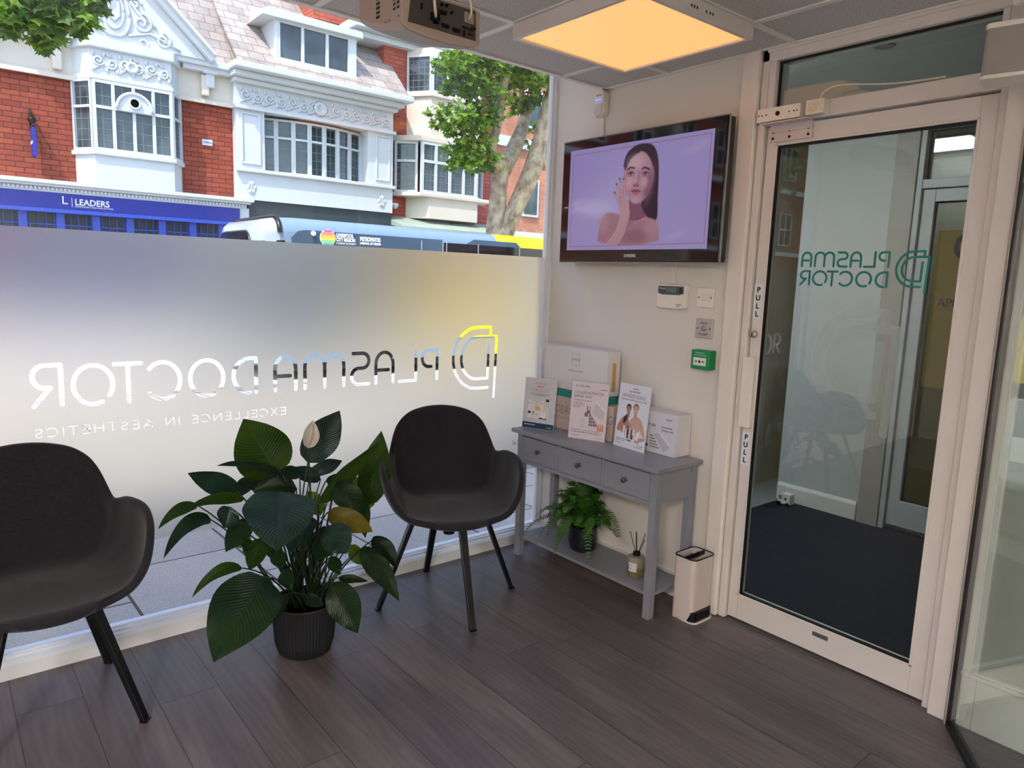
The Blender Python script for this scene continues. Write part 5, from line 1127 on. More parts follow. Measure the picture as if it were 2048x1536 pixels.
# far side of the street: facade units measured on its own plane
KF = (18 + 2.86) / (14 + 2.86)
def FX(x): return -2.633 + (x + 2.633) * KF
def FZ(z): return 1.45 + (z - 1.45) * KF
YF = 18.0
class FB(MB):   # builder in facade units: x,z measured, depth in metres in front of the facade line
    def b(s, x0, x1, z0, z1, d0, d1): return s.box(FX(x0), FX(x1), YF - d1, YF - d0, FZ(z0), FZ(z1))
M_bk = brick('red_brick', '94402e', 'ac5238', '5a2c24', bw=.36, bh=.125, ms=.010); M_bk2 = brick('bright_brick', 'b0503a', 'c4614a', '7c4034', bw=.36, bh=.125, ms=.010)
M_bk3 = brick('orange_brick', 'c07a5c', 'cc8a6c', 'c4a898', 'x', .3, .1)
M_stucco = pbr('white_stucco', 'c6ccd2', .7, var=.03, scale=1.5, bump=.05, bscale=20); M_st2 = pbr('cream_stucco', 'd0c8bc', .7, var=.05, scale=1.2)
M_slate = brick('slate_roof', 'a39a96', 'b8aaa2', '7c7a7c', 'x', .42, .26, .012, .8, .5, .6, .3); M_slate2 = brick('slate_roof_side', 'a39a96', 'b8aaa2', '7c7a7c', 'xy', .42, .26, .012, .8)
def wglass():
    t = NT('old_window_glass'); n = t.noise(1.2, 3, t.co()); t.link(t.ramp(n, [(.35, srgb('1c262c')), (.7, srgb('49565c'))]), t.b.inputs['Base Color']); t.b.inputs['Roughness'].default_value = .08; t.b.inputs['Specular IOR Level'].default_value = .7
    t.bump(t.noise(3, 2, t.co()), .04, .02); return t.m
M_wg = wglass(); M_lead = pbr('window_lead', '7a8488', .6, var=0)
M_blue = pbr('shop_blue', '1c2a94', .45, var=.02); M_blue2 = pbr('shop_blue_light', '2c4ab0', .45, var=.02)
M_shopg = pbr('shop_glass', '3c4a4c', .1, var=.3, scale=1.5)
def window(parent, x0, x1, z0, z1, cols, trans, d, lead=None, fw=.055, ends=None, name='window', leadz=None):
    """casement set in a plane; ends gives the two plan points (facade units, depth m) when canted"""
    A = Vector((FX(x0), YF - d[0], 0)); B = Vector((FX(x1), YF - d[1], 0)); ud = (B - A); Lw = ud.length; ud.normalize(); nn = Vector((ud.y, -ud.x, 0)); nn = nn if nn.y < 0 else -nn
    Z0, Z1 = FZ(z0), FZ(z1)
    def bb(m_, s0, s1, a, b, n0, n1):
        q = lambda s_, n_, z: A + ud * s_ + nn * n_ + Vector((0, 0, z))
        m_.hexa([q(s0, n1, a), q(s1, n1, a), q(s1, n0, a), q(s0, n0, a), q(s0, n1, b), q(s1, n1, b), q(s1, n0, b), q(s0, n0, b)])
    fr = MB(); bb(fr, 0, fw, Z0, Z1, -.06, .04); bb(fr, Lw - fw, Lw, Z0, Z1, -.06, .04); bb(fr, fw, Lw - fw, Z0, Z0 + fw, -.06, .04); bb(fr, fw, Lw - fw, Z1 - fw, Z1, -.06, .04)
    for k in range(1, cols): s_ = Lw * k / cols; bb(fr, s_ - fw / 2, s_ + fw / 2, Z0 + fw, Z1 - fw, -.06, .035)
    if trans: zt = Z0 + (Z1 - Z0) * trans; bb(fr, fw, Lw - fw, zt - fw / 2, zt + fw / 2, -.06, .045)
    f_ = P(name, fr, M_stucco, parent)
    pn = MB(); bb(pn, fw * .5, Lw - fw * .5, Z0 + fw * .5, Z1 - fw * .5, -.05, -.03); P('pane', pn, M_wg, f_)
    if lead:
        ld = MB(); k = 0; s_ = lead[0]
        while s_ < Lw: bb(ld, s_ - .006, s_ + .006, Z0 + fw, Z1 - fw, -.03, -.022); s_ += lead[0]
        z = Z0 + lead[1]
        while z < Z1: bb(ld, fw, Lw - fw, z - .006, z + .006, -.03, -.022); z += lead[1]
        P('leading', ld, M_lead, f_)
    return f_
def spiral(cx, cz, r, turns, a0, sgn, y, tr=.022):
    n = int(26 * turns); return [(cx + r * (1 - i / n * .85) * math.cos(a0 + sgn * 6.283 * turns * i / n), y, cz + r * (1 - i / n * .85) * math.sin(a0 + sgn * 6.283 * turns * i / n)) for i in range(n + 1)]
def scrolls(x0, x1, z0, z1, d, n, seed=0):
    m = MB(); h_ = (z1 - z0) / 2; cz = (z0 + z1) / 2; st_ = (x1 - x0) / n
    for k in range(n):
        cx = x0 + st_ * (k + .5); s_ = 1 if k % 2 else -1; r_ = min(st_ * .42, h_ * .8)
        m.tube(spiral(cx, cz - .02 * s_, r_, 1.5, R(200 if s_ > 0 else -20), s_, YF - d), .030, 5)
        m.tube([(cx - st_ * .5, YF - d, cz + s_ * h_ * .8), (cx - st_ * .2, YF - d, cz + s_ * h_ * .55), (cx, YF - d, cz + s_ * r_)], .026, 5)
        for q in (-1, 1): m.sphere((cx + q * st_ * .40, YF - d, cz - s_ * h_ * .62), .045, 6, 4, (1, .5, 1.4))
    return m
def dentils(m, x0, x1, z, d, step=.09):
    x = x0
    while x < x1: m.b(x, x + step * .5, z, z + .055, d, d + .06); x += step
# --- neighbouring brick house beyond the left edge (seen in reflections)
h0 = T('brick_house', 'brick house with sash windows beyond the left edge, seen in the door glass', 'building', (FX(-7), YF, -.48))
P('brick_wall', FB().b(-48, -2.55, -.4, 14, -4, 0), M_bk, h0); P('stone_band', FB().b(-48, -2.55, 5.35, 5.55, 0, .12).b(-48, -2.55, 2.75, 2.92, 0, .2), M_stucco, h0)
for x in [-46.2 + 2.32 * i for i in range(19)]:
    for z in (3.2, 5.9): window(h0, x, x + .95, z, z + 1.35, 2, .5, (.03, .03), (.25, .3))
YF = 18.15
# --- left building: gabled house with bay over the blue shop
B1 = T('gabled_building', 'gabled brick building with white bay window above a blue shopfront', 'building', (FX(.9), YF, -.48))
P('brick_wall', FB().b(-2.55, 2.97, 3.0, 5.0, -4, 0), M_bk, B1)
P('stone_frieze', FB().b(-2.55, 2.97, 5.0, 5.72, -4, .06).b(-2.55, 2.97, 4.97, 5.05, .06, .14), M_st2, B1)
m = FB(); m.b(-2.55, -.15, 5.60, 5.80, .06, .30).b(1.9, 2.85, 5.60, 5.80, .06, .30); m.b(-2.55, 3.0, 5.70, 5.84, .06, .40); dentils(m, -2.5, -.2, 5.60, .30)
P('cornice', m, M_stucco, B1, bev=.01)
for x in (-1.55, -.45, 2.28):
    mm = FB().b(x, x + .16, 5.12, 5.55, .06, .22); P('bracket', mm, M_st2, B1, bev=.03)
bay = T('bay', None, None) if 0 else None
# canted bay: main front plane 0.55 m proud, cheeks angled
x0, x1, cx0, cx1, dp = -.13, 1.86, .14, 1.60, .55
def canted(z0, z1, grow=0.0, xa=x0, xb=x1, ca_=cx0, cb=cx1, d=dp):
    pts = [(FX(xa) - grow, YF + .05), (FX(xa) - grow, YF - .02), (FX(ca_) - grow * .6, YF - d - grow), (FX(cb) + grow * .6, YF - d - grow), (FX(xb) + grow, YF - .02), (FX(xb) + grow, YF + .05)]
    return MB().prism(pts, 1, lambda a, b, t: (a, b, FZ(z0) if not t else FZ(z1)))
P('bay_base', canted(3.0, 3.58), M_stucco, B1); P('bay_sill', canted(3.57, 3.66, .08), M_stucco, B1, bev=.02); P('bay_frieze', canted(5.08, 5.60), M_stucco, B1); P('bay_cornice', canted(5.58, 5.78, .10), M_stucco, B1, bev=.03); P('bay_head', canted(5.0, 5.09, .05), M_stucco, B1, bev=.02)
ml = scrolls(FX(.16), FX(1.58), FZ(5.12), FZ(5.57), .57, 6); P('frieze_scrolls', ml, M_stucco, B1, smooth=True)
mm = MB().lathe((FX(.87), YF - .57, FZ(5.33)), [(0, -.03), (.07, -.03), (.08, -.06), (.13, -.06), (.16, 0)], 20, 1); P('frieze_shield', mm, M_stucco, B1, smooth=True)
window(B1, x0, cx0, 3.66, 5.0, 1, .62, (.03, dp), (.22, .25)); window(B1, cx0, cx1, 3.66, 5.0, 4, .62, (dp, dp), (.22, .26), .07); window(B1, cx1, x1, 3.66, 5.0, 1, .62, (dp, .03), (.22, .25))
m = MB(); ax_ = FX(.87); r1, r2 = .40, .33
ap = [(r1 * math.cos(R(a)), r1 * math.sin(R(a))) for a in range(0, 181, 12)] + [(-r1, -.04), (r1, -.04)]
m.prism(ap, 1, lambda a, b, t: (ax_ + a, YF - dp - .05 - .06 * t, FZ(4.50) + b)); ar_ = P('arched_panel', m, M_stucco, B1)
P('arch_moulding', MB().tube([(ax_ + r1 * math.cos(R(a)), YF - dp - .12, FZ(4.50) + r1 * math.sin(R(a))) for a in range(0, 181, 10)], .04, 8), M_stucco, ar_, smooth=True)
P('round_vent', MB().lathe((ax_, YF - dp - .115, FZ(4.50) + .17), [(0, -.01), (.10, -.01)], 20, 1), M_lead, ar_); P('vent_ring', MB().lathe((ax_, YF - dp - .11, FZ(4.50) + .17), [(.10, 0), (.10, -.05), (.135, -.05), (.14, 0)], 20, 1), M_stucco, ar_)
# gable
m = MB(); gx, gz = .68, 7.40; gl, gr = -.98, 2.34
m.prism([(FX(gl), FZ(5.80)), (FX(gr), FZ(5.80)), (FX(gx), FZ(gz))], 1, lambda a, b, t: (a, YF - .30 - .15 * t, b)); P('gable', m, M_stucco, B1)
m = MB()
for xe in (gl - .12, gr + .12):
    m.bar((FX(xe), YF - .46, FZ(5.82)), (FX(gx), YF - .46, FZ(gz + .10)), .34, .20); m.bar((FX(xe), YF - .52, FZ(5.90)), (FX(gx), YF - .52, FZ(gz + .18)), .46, .07)
P('gable_moulding', m, M_stucco, B1)
# crest in relief
m = MB(); c0x, c0z = FX(.60), FZ(6.36)
m.tube([(c0x + .34 * math.cos(R(a)) * (1.0), YF - .48, c0z + .55 * math.sin(R(a)) - .1 * abs(math.cos(R(a)))) for a in range(0, 361, 15)], .035, 6); m.tube([(c0x + .22 * math.cos(R(a)), YF - .47, c0z + .40 * math.sin(R(a))) for a in range(0, 361, 15)], .025, 6)
m.tube([(c0x - .10, YF - .47, c0z + .22), (c0x - .12, YF - .47, c0z - .1), (c0x, YF - .47, c0z - .22), (c0x + .12, YF - .47, c0z - .1), (c0x + .10, YF - .47, c0z + .22)], .03, 6)
for s_ in (-1, 1):
    m.tube(spiral(c0x + s_ * .62, c0z - .15, .24, 1.5, R(90), -s_, YF - .47), .035, 6); m.tube(spiral(c0x + s_ * 1.10, c0z - .45, .20, 1.5, R(90), -s_, YF - .47), .03, 6); m.tube(spiral(c0x + s_ * .48, c0z + .28, .15, 1.3, R(0), s_, YF - .47), .03, 6); m.tube(spiral(c0x + s_ * .62, c0z - .62, .17, 1.3, R(180), s_, YF - .47), .03, 6)
    m.tube([(c0x + s_ * .3, YF - .47, c0z - .5), (c0x + s_ * .8, YF - .47, c0z - .35), (c0x + s_ * 1.5, YF - .47, c0z - .62)], .03, 6)
    m.tube([(c0x + s_ * .3, YF - .47, c0z + .4), (c0x + s_ * .55, YF - .47, c0z + .05), (c0x + s_ * .95, YF - .47, c0z - .2)], .03, 6)
for a in range(0, 360, 30): m.sphere((c0x + .12 * math.cos(R(a)), YF - .47, c0z + .62 + .1 * math.sin(R(a))), .05, 6, 4)
P('crest_relief', m, M_stucco, B1, smooth=True)
# pitched roof behind, slates
def roof(x0_, x1_, zb, d0_, zt, d1_):
    return MB().hexa([(FX(x0_), YF - d0_, FZ(zb) - .1), (FX(x1_), YF - d0_, FZ(zb) - .1), (FX(x1_), YF - d1_, FZ(zt) - .1), (FX(x0_), YF - d1_, FZ(zt) - .1), (FX(x0_), YF - d0_, FZ(zb)), (FX(x1_), YF - d0_, FZ(zb)), (FX(x1_), YF - d1_, FZ(zt)), (FX(x0_), YF - d1_, FZ(zt))])
P('slate_roof', roof(-2.55, 3.05, 5.86, .35, 10.2, -4), M_slate, B1)
m = FB().b(2.37, 2.55, 5.30, 5.62, .06, .26).b(2.30, 2.62, 5.57, 5.64, .06, .33); P('console', m, M_stucco, B1, bev=.03)
# shop below
m = FB(); m.b(-2.55, 3.27, 2.93, 3.0, .0, .55).b(-2.55, 3.22, 2.88, 2.93, 0, .46).b(-2.55, 3.15, 2.78, 2.88, 0, .34); dentils(m, -2.5, 3.15, 2.81, .34, .07); P('shop_cornice', m, M_stucco, B1)
P('fascia_board', FB().b(-2.55, 3.0, 2.46, 2.78, 0, .33), M_blue, B1)
P('lettering', textmb('L', .27, (FX(-.45), YF - .34, FZ(2.575)), (1, 0, 0), (0, 0, 1), .003).merge(textmb('|', .25, (FX(-.285), YF - .34, FZ(2.575)), (1, 0, 0), (0, 0, 1), .003, sx=.5)).merge(textmb('LEADERS', .205, (FX(-.225), YF - .34, FZ(2.575)), (1, 0, 0), (0, 0, 1), .003, sx=.93, bold=.003)).merge(textmb('INDEPENDENT SALES AND LETTINGS', .05, (FX(-.225), YF - .34, FZ(2.53)), (1, 0, 0), (0, 0, 1), .002)), M_wp, B1)
P('shop_glazing', FB().b(-2.55, 3.0, -.1, 2.46, -.2, .05), M_shopg, B1)
m = FB(); m.b(-2.55, 3.0, 2.40, 2.47, .05, .36)
for x in [-2.4 + .62 * i for i in range(9)]: m.b(x, x + .14, -.1, 2.40, .05, .22)
for i in range(40): x = -2.5 + i * .138; m.b(x, x + .016, 1.9, 2.40, .05, .10)
m.b(-2.55, 3.0, 2.16, 2.185, .05, .10).b(-2.55, 3.0, 1.88, 1.93, .05, .14).b(-2.55, 3.0, -.1, .3, .05, .3)
P('shop_frame', m, M_blue2, B1); P('shop_pilaster', FB().b(2.97, 3.22, -.1, 2.8, 0, .3), M_stucco, B1, bev=.01)
P('wall_plaque', FB().b(2.30, 2.52, 4.10, 4.23, 0, .04), M_stucco, B1, bev=.01); P('plaque_lettering', textmb('SANDHILLS', .05, (FX(2.32), YF - .045, FZ(4.15)), (1, 0, 0), (0, 0, 1), .002), M_blue2, B1)
hs = T('hanging_sign', 'blue hanging sign on a black scrolled bracket against the red brick', 'sign', (FX(-.82), YF - .3, FZ(3.45)))
m = MB().bar((FX(-.85), YF, FZ(3.98)), (FX(-.85), YF - .55, FZ(3.98)), .05, .05).bar((FX(-.85), YF - .02, FZ(4.32)), (FX(-.85), YF - .02, FZ(3.9)), .08, .05); m.tube([(FX(-.85), YF, FZ(4.25)), (FX(-.85), YF - .25, FZ(4.18)), (FX(-.85), YF - .5, FZ(4.0))], .03, 8).sphere((FX(-.85), YF - .3, FZ(4.1)), .09, 8, 6)
P('bracket', m, M_blk, hs); P('sign_panel', MB().box(FX(-.85) - .03, FX(-.85) + .05, YF - .50, YF - .12, FZ(3.42), FZ(3.95)), M_blue, hs, bev=.01)
P('lettering', textmb('LEADERS', .09, (FX(-.85) - .035, YF - .15, FZ(3.65)), (0, -1, 0), (0, 0, 1), .002), M_wp, hs)

YF = 18.45
# --- middle white building with dormer
B2 = T('white_building', 'white stucco building with long leaded window, carved frieze and dormer', 'building', (FX(4.9), YF, -.48))
P('base_wall', FB().b(2.97, 6.93, 3.0, 3.62, -4, .62), M_stucco, B2)
P('corner_panel', FB().b(2.97, 3.60, 3.62, 4.98, -4, .62), M_stucco, B2); P('corner_panel', FB().b(6.22, 6.93, 3.62, 4.98, -4, .62), M_stucco, B2)
m = FB()
for a, b in ((3.06, 3.50), (6.43, 6.84)):
    m.b(a, b, 4.86, 4.90, .62, .66).b(a, b, 3.78, 3.82, .62, .66).b(a, a + .04, 3.82, 4.86, .62, .66).b(b - .04, b, 3.82, 4.86, .62, .66)
P('panel_moulding', m, M_stucco, B2, bev=.008)
P('sill_band', FB().b(2.93, 6.97, 3.60, 3.68, .62, .74), M_stucco, B2, bev=.02)
P('carved_frieze', FB().b(2.95, 6.93, 4.98, 5.50, -4, .62).b(2.93, 6.97, 4.96, 5.03, .62, .74), M_stucco, B2)
P('frieze_scrolls', scrolls(FX(3.05), FX(6.85), FZ(5.06), FZ(5.46), .64, 14), M_stucco, B2, smooth=True); P('frieze_shield', MB().lathe((FX(4.95), YF - .64, FZ(5.26)), [(0, -.03), (.10, -.03), (.12, -.07), (.18, -.06), (.22, 0)], 20, 1), M_stucco, B2, smooth=True)
P('cornice', FB().b(2.90, 7.0, 5.50, 5.60, 0, .80).b(2.85, 7.1, 5.60, 5.72, 0, 1.0).b(2.80, 7.25, 5.72, 5.86, 0, 1.25), M_stucco, B2, bev=.03)
# bowed window in seven lights
npn = 7; xs_ = [3.60 + (6.22 - 3.60) * i / npn for i in range(npn + 1)]; dd_ = [.10 + .38 * math.sin(math.pi * i / npn) for i in range(npn + 1)]
for i in range(npn): window(B2, xs_[i], xs_[i + 1], 3.68, 4.92, 1, .66, (dd_[i], dd_[i + 1]), (.24, .24), .06)
P('recess_wall', FB().b(3.60, 6.22, 3.62, 4.98, -1, .0), M_stucco, B2)
m = MB()
for cx_ in (3.28, 6.62): 
    for a in range(0, 360, 60): m.sphere((FX(cx_) + .09 * math.cos(R(a)), YF - .63, FZ(3.28) + .13 * math.sin(R(a))), .055, 6, 4, (1, .5, 1.3))
    m.tube([(FX(cx_), YF - .63, FZ(3.12)), (FX(cx_), YF - .63, FZ(3.45))], .025, 6)
P('flower_relief', m, M_stucco, B2, smooth=True)
P('slate_roof', roof(2.9, 7.15, 5.86, 1.15, 10.0, -4), M_slate, B2)
P('shop_fascia', FB().b(3.22, 6.93, 2.60, 3.0, -.2, .55), pbr('dark_fascia', '303c44', .5), B2); P('shop_glazing', FB().b(3.22, 6.93, -.1, 2.6, -.3, -.1), M_shopg, B2)
dm = P('dormer', FB().b(3.80, 3.86, 6.0, 7.02, -2.0, .85).b(5.66, 5.80, 6.0, 7.05, -2.0, .85).b(3.80, 5.80, 5.98, 6.12, .2, .9).b(3.86, 5.66, 7.0, 7.06, -2, .85), M_stucco, B2)
P('dormer_roof', MB().hexa([(FX(3.48), YF - 1.0, FZ(6.98)), (FX(5.92), YF - 1.0, FZ(7.0)), (FX(5.92), YF + 2.2, FZ(7.0)), (FX(3.48), YF + 2.2, FZ(6.98)), (FX(3.66), YF - 1.0, FZ(7.16)), (FX(5.90), YF - 1.0, FZ(7.14)), (FX(5.6), YF + 3.2, FZ(7.9)), (FX(3.9), YF + 3.2, FZ(7.9))]), M_stucco, dm)
window(B2, 3.86, 5.66, 6.12, 7.0, 3, 0, (.80, .80), None, .08, name='dormer_window')

# --- right brick building with two-storey bay
B3 = T('brick_bay_building', 'red brick building with tall white leaded bay, behind the large tree', 'building', (FX(8.7), YF, -.48))
P('brick_wall', FB().b(6.93, 10.5, 2.9, 7.30, -4, 0), M_bk2, B3)
P('cornice', FB().b(6.0, 10.5, 7.25, 7.40, -4, .25).b(5.9, 10.5, 7.40, 7.62, -4, .55), M_stucco, B3, bev=.03)
P('upper_wall', FB().b(5.2, 7.4, 7.60, 9.0, -4, -.5), M_bk2, B3)
def cant3(z0, z1, g=0.0, xa=7.62, xb=9.95, ca_=8.0, cb=9.6, d=.75): return canted(z0, z1, g, xa, xb, ca_, cb, d)
P('bay_panel', cant3(5.02, 6.10), M_st2, B3); P('bay_sill', cant3(6.08, 6.18, .08), M_st2, B3, bev=.02); P('bay_top', cant3(7.10, 7.30), M_st2, B3); P('bay_base', cant3(2.95, 3.52), M_st2, B3)
P('lower_sill', cant3(3.50, 3.60, .10, 7.22, 10.2, 7.7, 9.9), M_st2, B3, bev=.02); P('lower_head', cant3(4.92, 5.06, .06, 7.25, 10.15, 7.7, 9.9), M_st2, B3, bev=.02)
window(B3, 7.62, 8.0, 6.18, 7.12, 1, 0, (.03, .75), (.2, .2)); window(B3, 8.0, 9.6, 6.18, 7.12, 3, 0, (.75, .75), (.22, .22), .08); window(B3, 9.6, 9.95, 6.18, 7.12, 1, 0, (.75, .03), (.2, .2))
window(B3, 7.25, 7.72, 3.60, 4.92, 1, .62, (.05, .55), (.2, .2), .08); window(B3, 7.72, 9.55, 3.60, 4.92, 4, .62, (.75, .75), (.2, .2), .09); window(B3, 9.55, 10.15, 3.60, 4.92, 1, .62, (.75, .05), (.2, .2), .08)
P('window_arch', MB().tube([(FX(8.95) + .33 * math.cos(R(a)), YF - .82, FZ(4.42) + .36 * math.sin(R(a))) for a in range(0, 181, 10)], .05, 8), M_st2, B3, smooth=True)
P('drainpipe', MB().tube([(FX(7.05), YF - .12, FZ(2.9)), (FX(7.05), YF - .12, FZ(5.6))], .06, 10), M_dsteel, B3)
P('glass_canopy', MB().hexa([(FX(6.93), YF - 1.3, FZ(2.60)), (FX(10.5), YF - 1.3, FZ(2.60)), (FX(10.5), YF, FZ(2.78)), (FX(6.93), YF, FZ(2.78)), (FX(6.93), YF - 1.3, FZ(2.66)), (FX(10.5), YF - 1.3, FZ(2.66)), (FX(10.5), YF, FZ(2.98)), (FX(6.93), YF, FZ(2.98))]), pbr('canopy_green', '9aa89c', .4, var=.08, scale=2), B3)
P('shop_glazing', FB().b(6.93, 10.5, -.1, 2.75, -.3, -.1), M_shopg, B3)
cl = T('wall_lamp', 'small white dome lamp on the brick above the glass canopy', 'lamp', (FX(7.12), YF - .2, FZ(3.18))); P('lamp_head', MB().box(FX(7.0), FX(7.2), YF - .42, YF - .25, FZ(3.22), FZ(3.28)).sphere((FX(7.15), YF - .32, FZ(3.22)), .1, 10, 8), M_stucco, cl); P('lamp_arm', MB().box(FX(7.07), FX(7.12), YF - .3, YF, FZ(3.24), FZ(3.27)), M_stucco, cl)
YF = 18.0
# --- farther orange brick block
B4 = T('orange_brick_block', 'pale orange brick block with white bands far behind the tree', 'building', (26, 26, -.48))
P('brick_wall', MB().box(17.0, 42, 26, 34, -.48, 16), M_bk3, B4); P('stone_band', MB().box(17, 42, 25.85, 26, 7.9, 8.4).box(17, 42, 25.85, 26, 3.4, 3.8).box(17, 42, 25.85, 26, 11.5, 11.9), M_stucco, B4)
for x in range(7):
    for z in (4.6, 9.0, 12.4):
        X_ = 18.6 + x * 2.8; f_ = P('window', MB().box(X_, X_ + 1.1, 25.9, 26, z, z + 1.9), M_stucco, B4); P('pane', MB().box(X_ + .12, X_ + .98, 25.88, 25.9, z + .12, z + 1.78), M_wg, f_)

# --- bus
bus = T('bus', 'blue grey single deck bus with yellow rear passing behind the frosted glass', 'bus', (8, 11.2, -.62))
M_bus = pbr('bus_blue', '7f96ab', .22, .1, var=.02, coat=.4); M_busd = pbr('bus_slate', '43586c', .25, var=.02); M_busg = pbr('bus_window', '14161c', .05, var=0, spec=.8); M_yel = pbr('bus_yellow', 'f2d20a', .35, var=.02)
def secp(x, ins=0, zt=2.41, zb=-.30):   # cross-section ring at x
    y0_, y1_ = 9.995 + ins, 12.5 - ins; r_ = .28; pts = [(y0_, zb), (y0_, zt - r_)]
    pts += [(y0_ + r_ - r_ * math.cos(R(a)), zt - r_ + r_ * math.sin(R(a))) for a in range(15, 91, 15)] + [(y1_ - r_ + r_ * math.sin(R(a)), zt - r_ + r_ * math.cos(R(a))) for a in range(0, 91, 15)] + [(y1_, zb)]
    return [(x, a, b) for a, b in pts]
secs = [(2.02, .42, 2.12), (2.08, .22, 2.26), (2.20, .10, 2.345), (2.42, .03, 2.395), (2.75, 0, 2.41), (7.35, 0, 2.41), (7.40, 0, 2.41), (13.6, 0, 2.41), (13.9, .1, 2.35), (14.0, .3, 2.2)]
def busbody(i0, i1, caps):
    rings = [secp(x, a, z) for x, a, z in secs[i0:i1 + 1]]; m = MB(); n_ = len(rings[0]); m.add([p for r_ in rings for p in r_], [(j * n_ + k, j * n_ + k + 1, (j + 1) * n_ + k + 1, (j + 1) * n_ + k) for j in range(len(rings) - 1) for k in range(n_ - 1)] + [(j * n_, (j + 1) * n_, (j + 2) * n_ - 1, (j + 1) * n_ - 1) for j in range(len(rings) - 1)])
    if 0 in caps: m.add(rings[0], [tuple(range(n_))])
    if 1 in caps: m.add(rings[-1], [tuple(range(n_))[::-1]])
    return m
P('body', busbody(3, 6, ()), M_bus, bus, smooth='auto'); P('rear_body', busbody(6, 9, (1,)), M_yel, bus, smooth='auto', label='yellow rear body')
P('side_panel', MB().prism([(2.62, .4), (2.62, 2.05), (2.74, 2.16), (2.9, 2.19), (5.93, 2.19), (5.93, .4)], 1, lambda a, b, t: (a, 9.985 + .02 * t, b)), M_busd, bus, bev=.01)  # dark glass panel; the pale haze over it is put into its colour
P('side_windows', MB().box(5.95, 13.4, 9.980, 10.0, .55, 2.13), M_busg, bus); P('roof_flash', MB().prism([(6.55, 2.13), (6.75, 2.24), (7.95, 2.24), (8.1, 2.13)], 1, lambda a, b, t: (a, 9.978 + .02 * t, b)), M_busd, bus)
P('rear_panel', MB().prism([(7.5, -.28), (8.0, 1.05), (13.55, 1.05), (13.55, -.28)], 1, lambda a, b, t: (a, 9.970 + .012 * t, b)), M_yel, bus)
m = MB()
for x in (5.4, 5.93, 6.02, 6.86, 8.05, 9.6, 11.2, 12.8): m.box(x, x + .02, 9.975, 9.985, .5, 2.15)
P('window_pillars', m, pbr('pillar_grey', '9aa2aa', .4), bus)
P('windscreen', MB().hexa([(2.00, 10.55, .45), (2.00, 12.0, .45), (2.2, 12.0, .45), (2.2, 10.55, .45), (2.005, 10.55, 1.95), (2.005, 12.0, 1.95), (2.2, 12.0, 2.0), (2.2, 10.55, 2.0)]), M_busg, bus)
P('front_side_glass', MB().hexa([(2.05, 10.1, .6), (2.5, 9.99, .6), (2.5, 10.05, .6), (2.1, 10.2, .6), (2.09, 10.15, 1.95), (2.5, 9.99, 1.98), (2.5, 10.05, 1.98), (2.15, 10.2, 1.95)]), M_busg, bus)
P('rear_panel', MB().prism([(6.3, .10), (6.9, .54), (13.5, .54), (13.5, .10)], 1, lambda a, b, t: (a, 9.982 + .018 * t, b)), M_yel, bus)
for x in (4.3, 11.2): P('wheel', MB().lathe((x, 9.99, -.14), [(0, -.02), (.25, -.02), (.28, 0), (.46, -.01), (.48, .02), (.48, .25), (0, .25)], 28, 1), M_blk, bus, smooth='auto'); P('wheel', MB().lathe((x, 12.25, -.14), [(0, 0), (.48, 0), (.48, .25), (0, .25)], 28, 1), M_blk, bus, smooth='auto')
P('under_frame', MB().box(2.4, 13.6, 10.05, 12.45, -.45, -.3), M_blk, bus)
P('front_cap', busbody(0, 3, (0,)), pbr('bus_cap', '9fabb2', .25, var=.01, coat=.4), bus, smooth='auto')
for i_, r_ in ((0, .035), (3, .05)):
    rg_ = secp(*secs[i_]); P('window_seal', MB().tube([rg_[k] for k in range(1, len(rg_) - 1)], r_, 6), M_blk, bus, smooth=True)
m = MB()
for k in range(3): m.hexa([(2.225, 10.75 + k * .45, 2.352), (2.30, 10.75 + k * .45, 2.368), (2.30, 11.05 + k * .45, 2.368), (2.225, 11.05 + k * .45, 2.352), (2.225, 10.75 + k * .45, 2.362), (2.30, 10.75 + k * .45, 2.378), (2.30, 11.05 + k * .45, 2.378), (2.225, 11.05 + k * .45, 2.362)])
P('roof_vents', m, M_busg, bus)
P('destination_glass', MB().prism([(10.42, 1.6), (12.1, 1.6), (11.95, 2.09), (11.5, 2.125), (10.9, 2.125), (10.55, 2.09)], 1, lambda a, b, t: (1.985 + .05 * t, a, b)), M_busg, bus)
P('side_camera', MB().sphere((3.03, 9.95, 2.13), .05, 10, 8), M_plastic, bus, smooth=True)
em = P('round_emblem', MB().lathe((3.33, 9.985, 2.07), [(0, -.004), (.155, -.004), (.16, 0)], 28, 1), M_wp, bus)
for i, c_ in enumerate(('e85a9a', 'f08a6a', 'f4b84a', 'f2dc4a', '8acc7a', '5ab0d8')):
    z1 = .15 - i * .05; z0 = z1 - .042; zc_ = (z0 + z1) / 2; h_ = math.sqrt(max(0, .15 ** 2 - min(abs(zc_), .149) ** 2)); P('colour_stripe', MB().box(3.33 - h_, 3.33 + h_, 9.975, 9.981, 2.07 + z0, 2.07 + z1), pbr('stripe_' + c_, c_, .5, var=0), em)
P('lettering', textmb('LIVERPOOL', .095, (3.50, 9.98, 2.10), (1, 0, 0), (0, 0, 1), .002, sx=.75, bold=.004).merge(textmb('CITY REGION', .095, (3.50, 9.98, 2.02), (1, 0, 0), (0, 0, 1), .002, sx=.68, bold=.004)).merge(textmb('COMBINED AUTHORITY', .05, (3.50, 9.98, 1.965), (1, 0, 0), (0, 0, 1), .002, sx=.75)).merge(textmb('METROMAYOR', .11, (4.00, 9.98, 2.055), (1, 0, 0), (0, 0, 1), .002, sx=.60, bold=.005)).merge(textmb('LIVERPOOL CITY REGION', .06, (4.00, 9.98, 1.99), (1, 0, 0), (0, 0, 1), .002, sx=.66, bold=.002)), M_wp, bus)

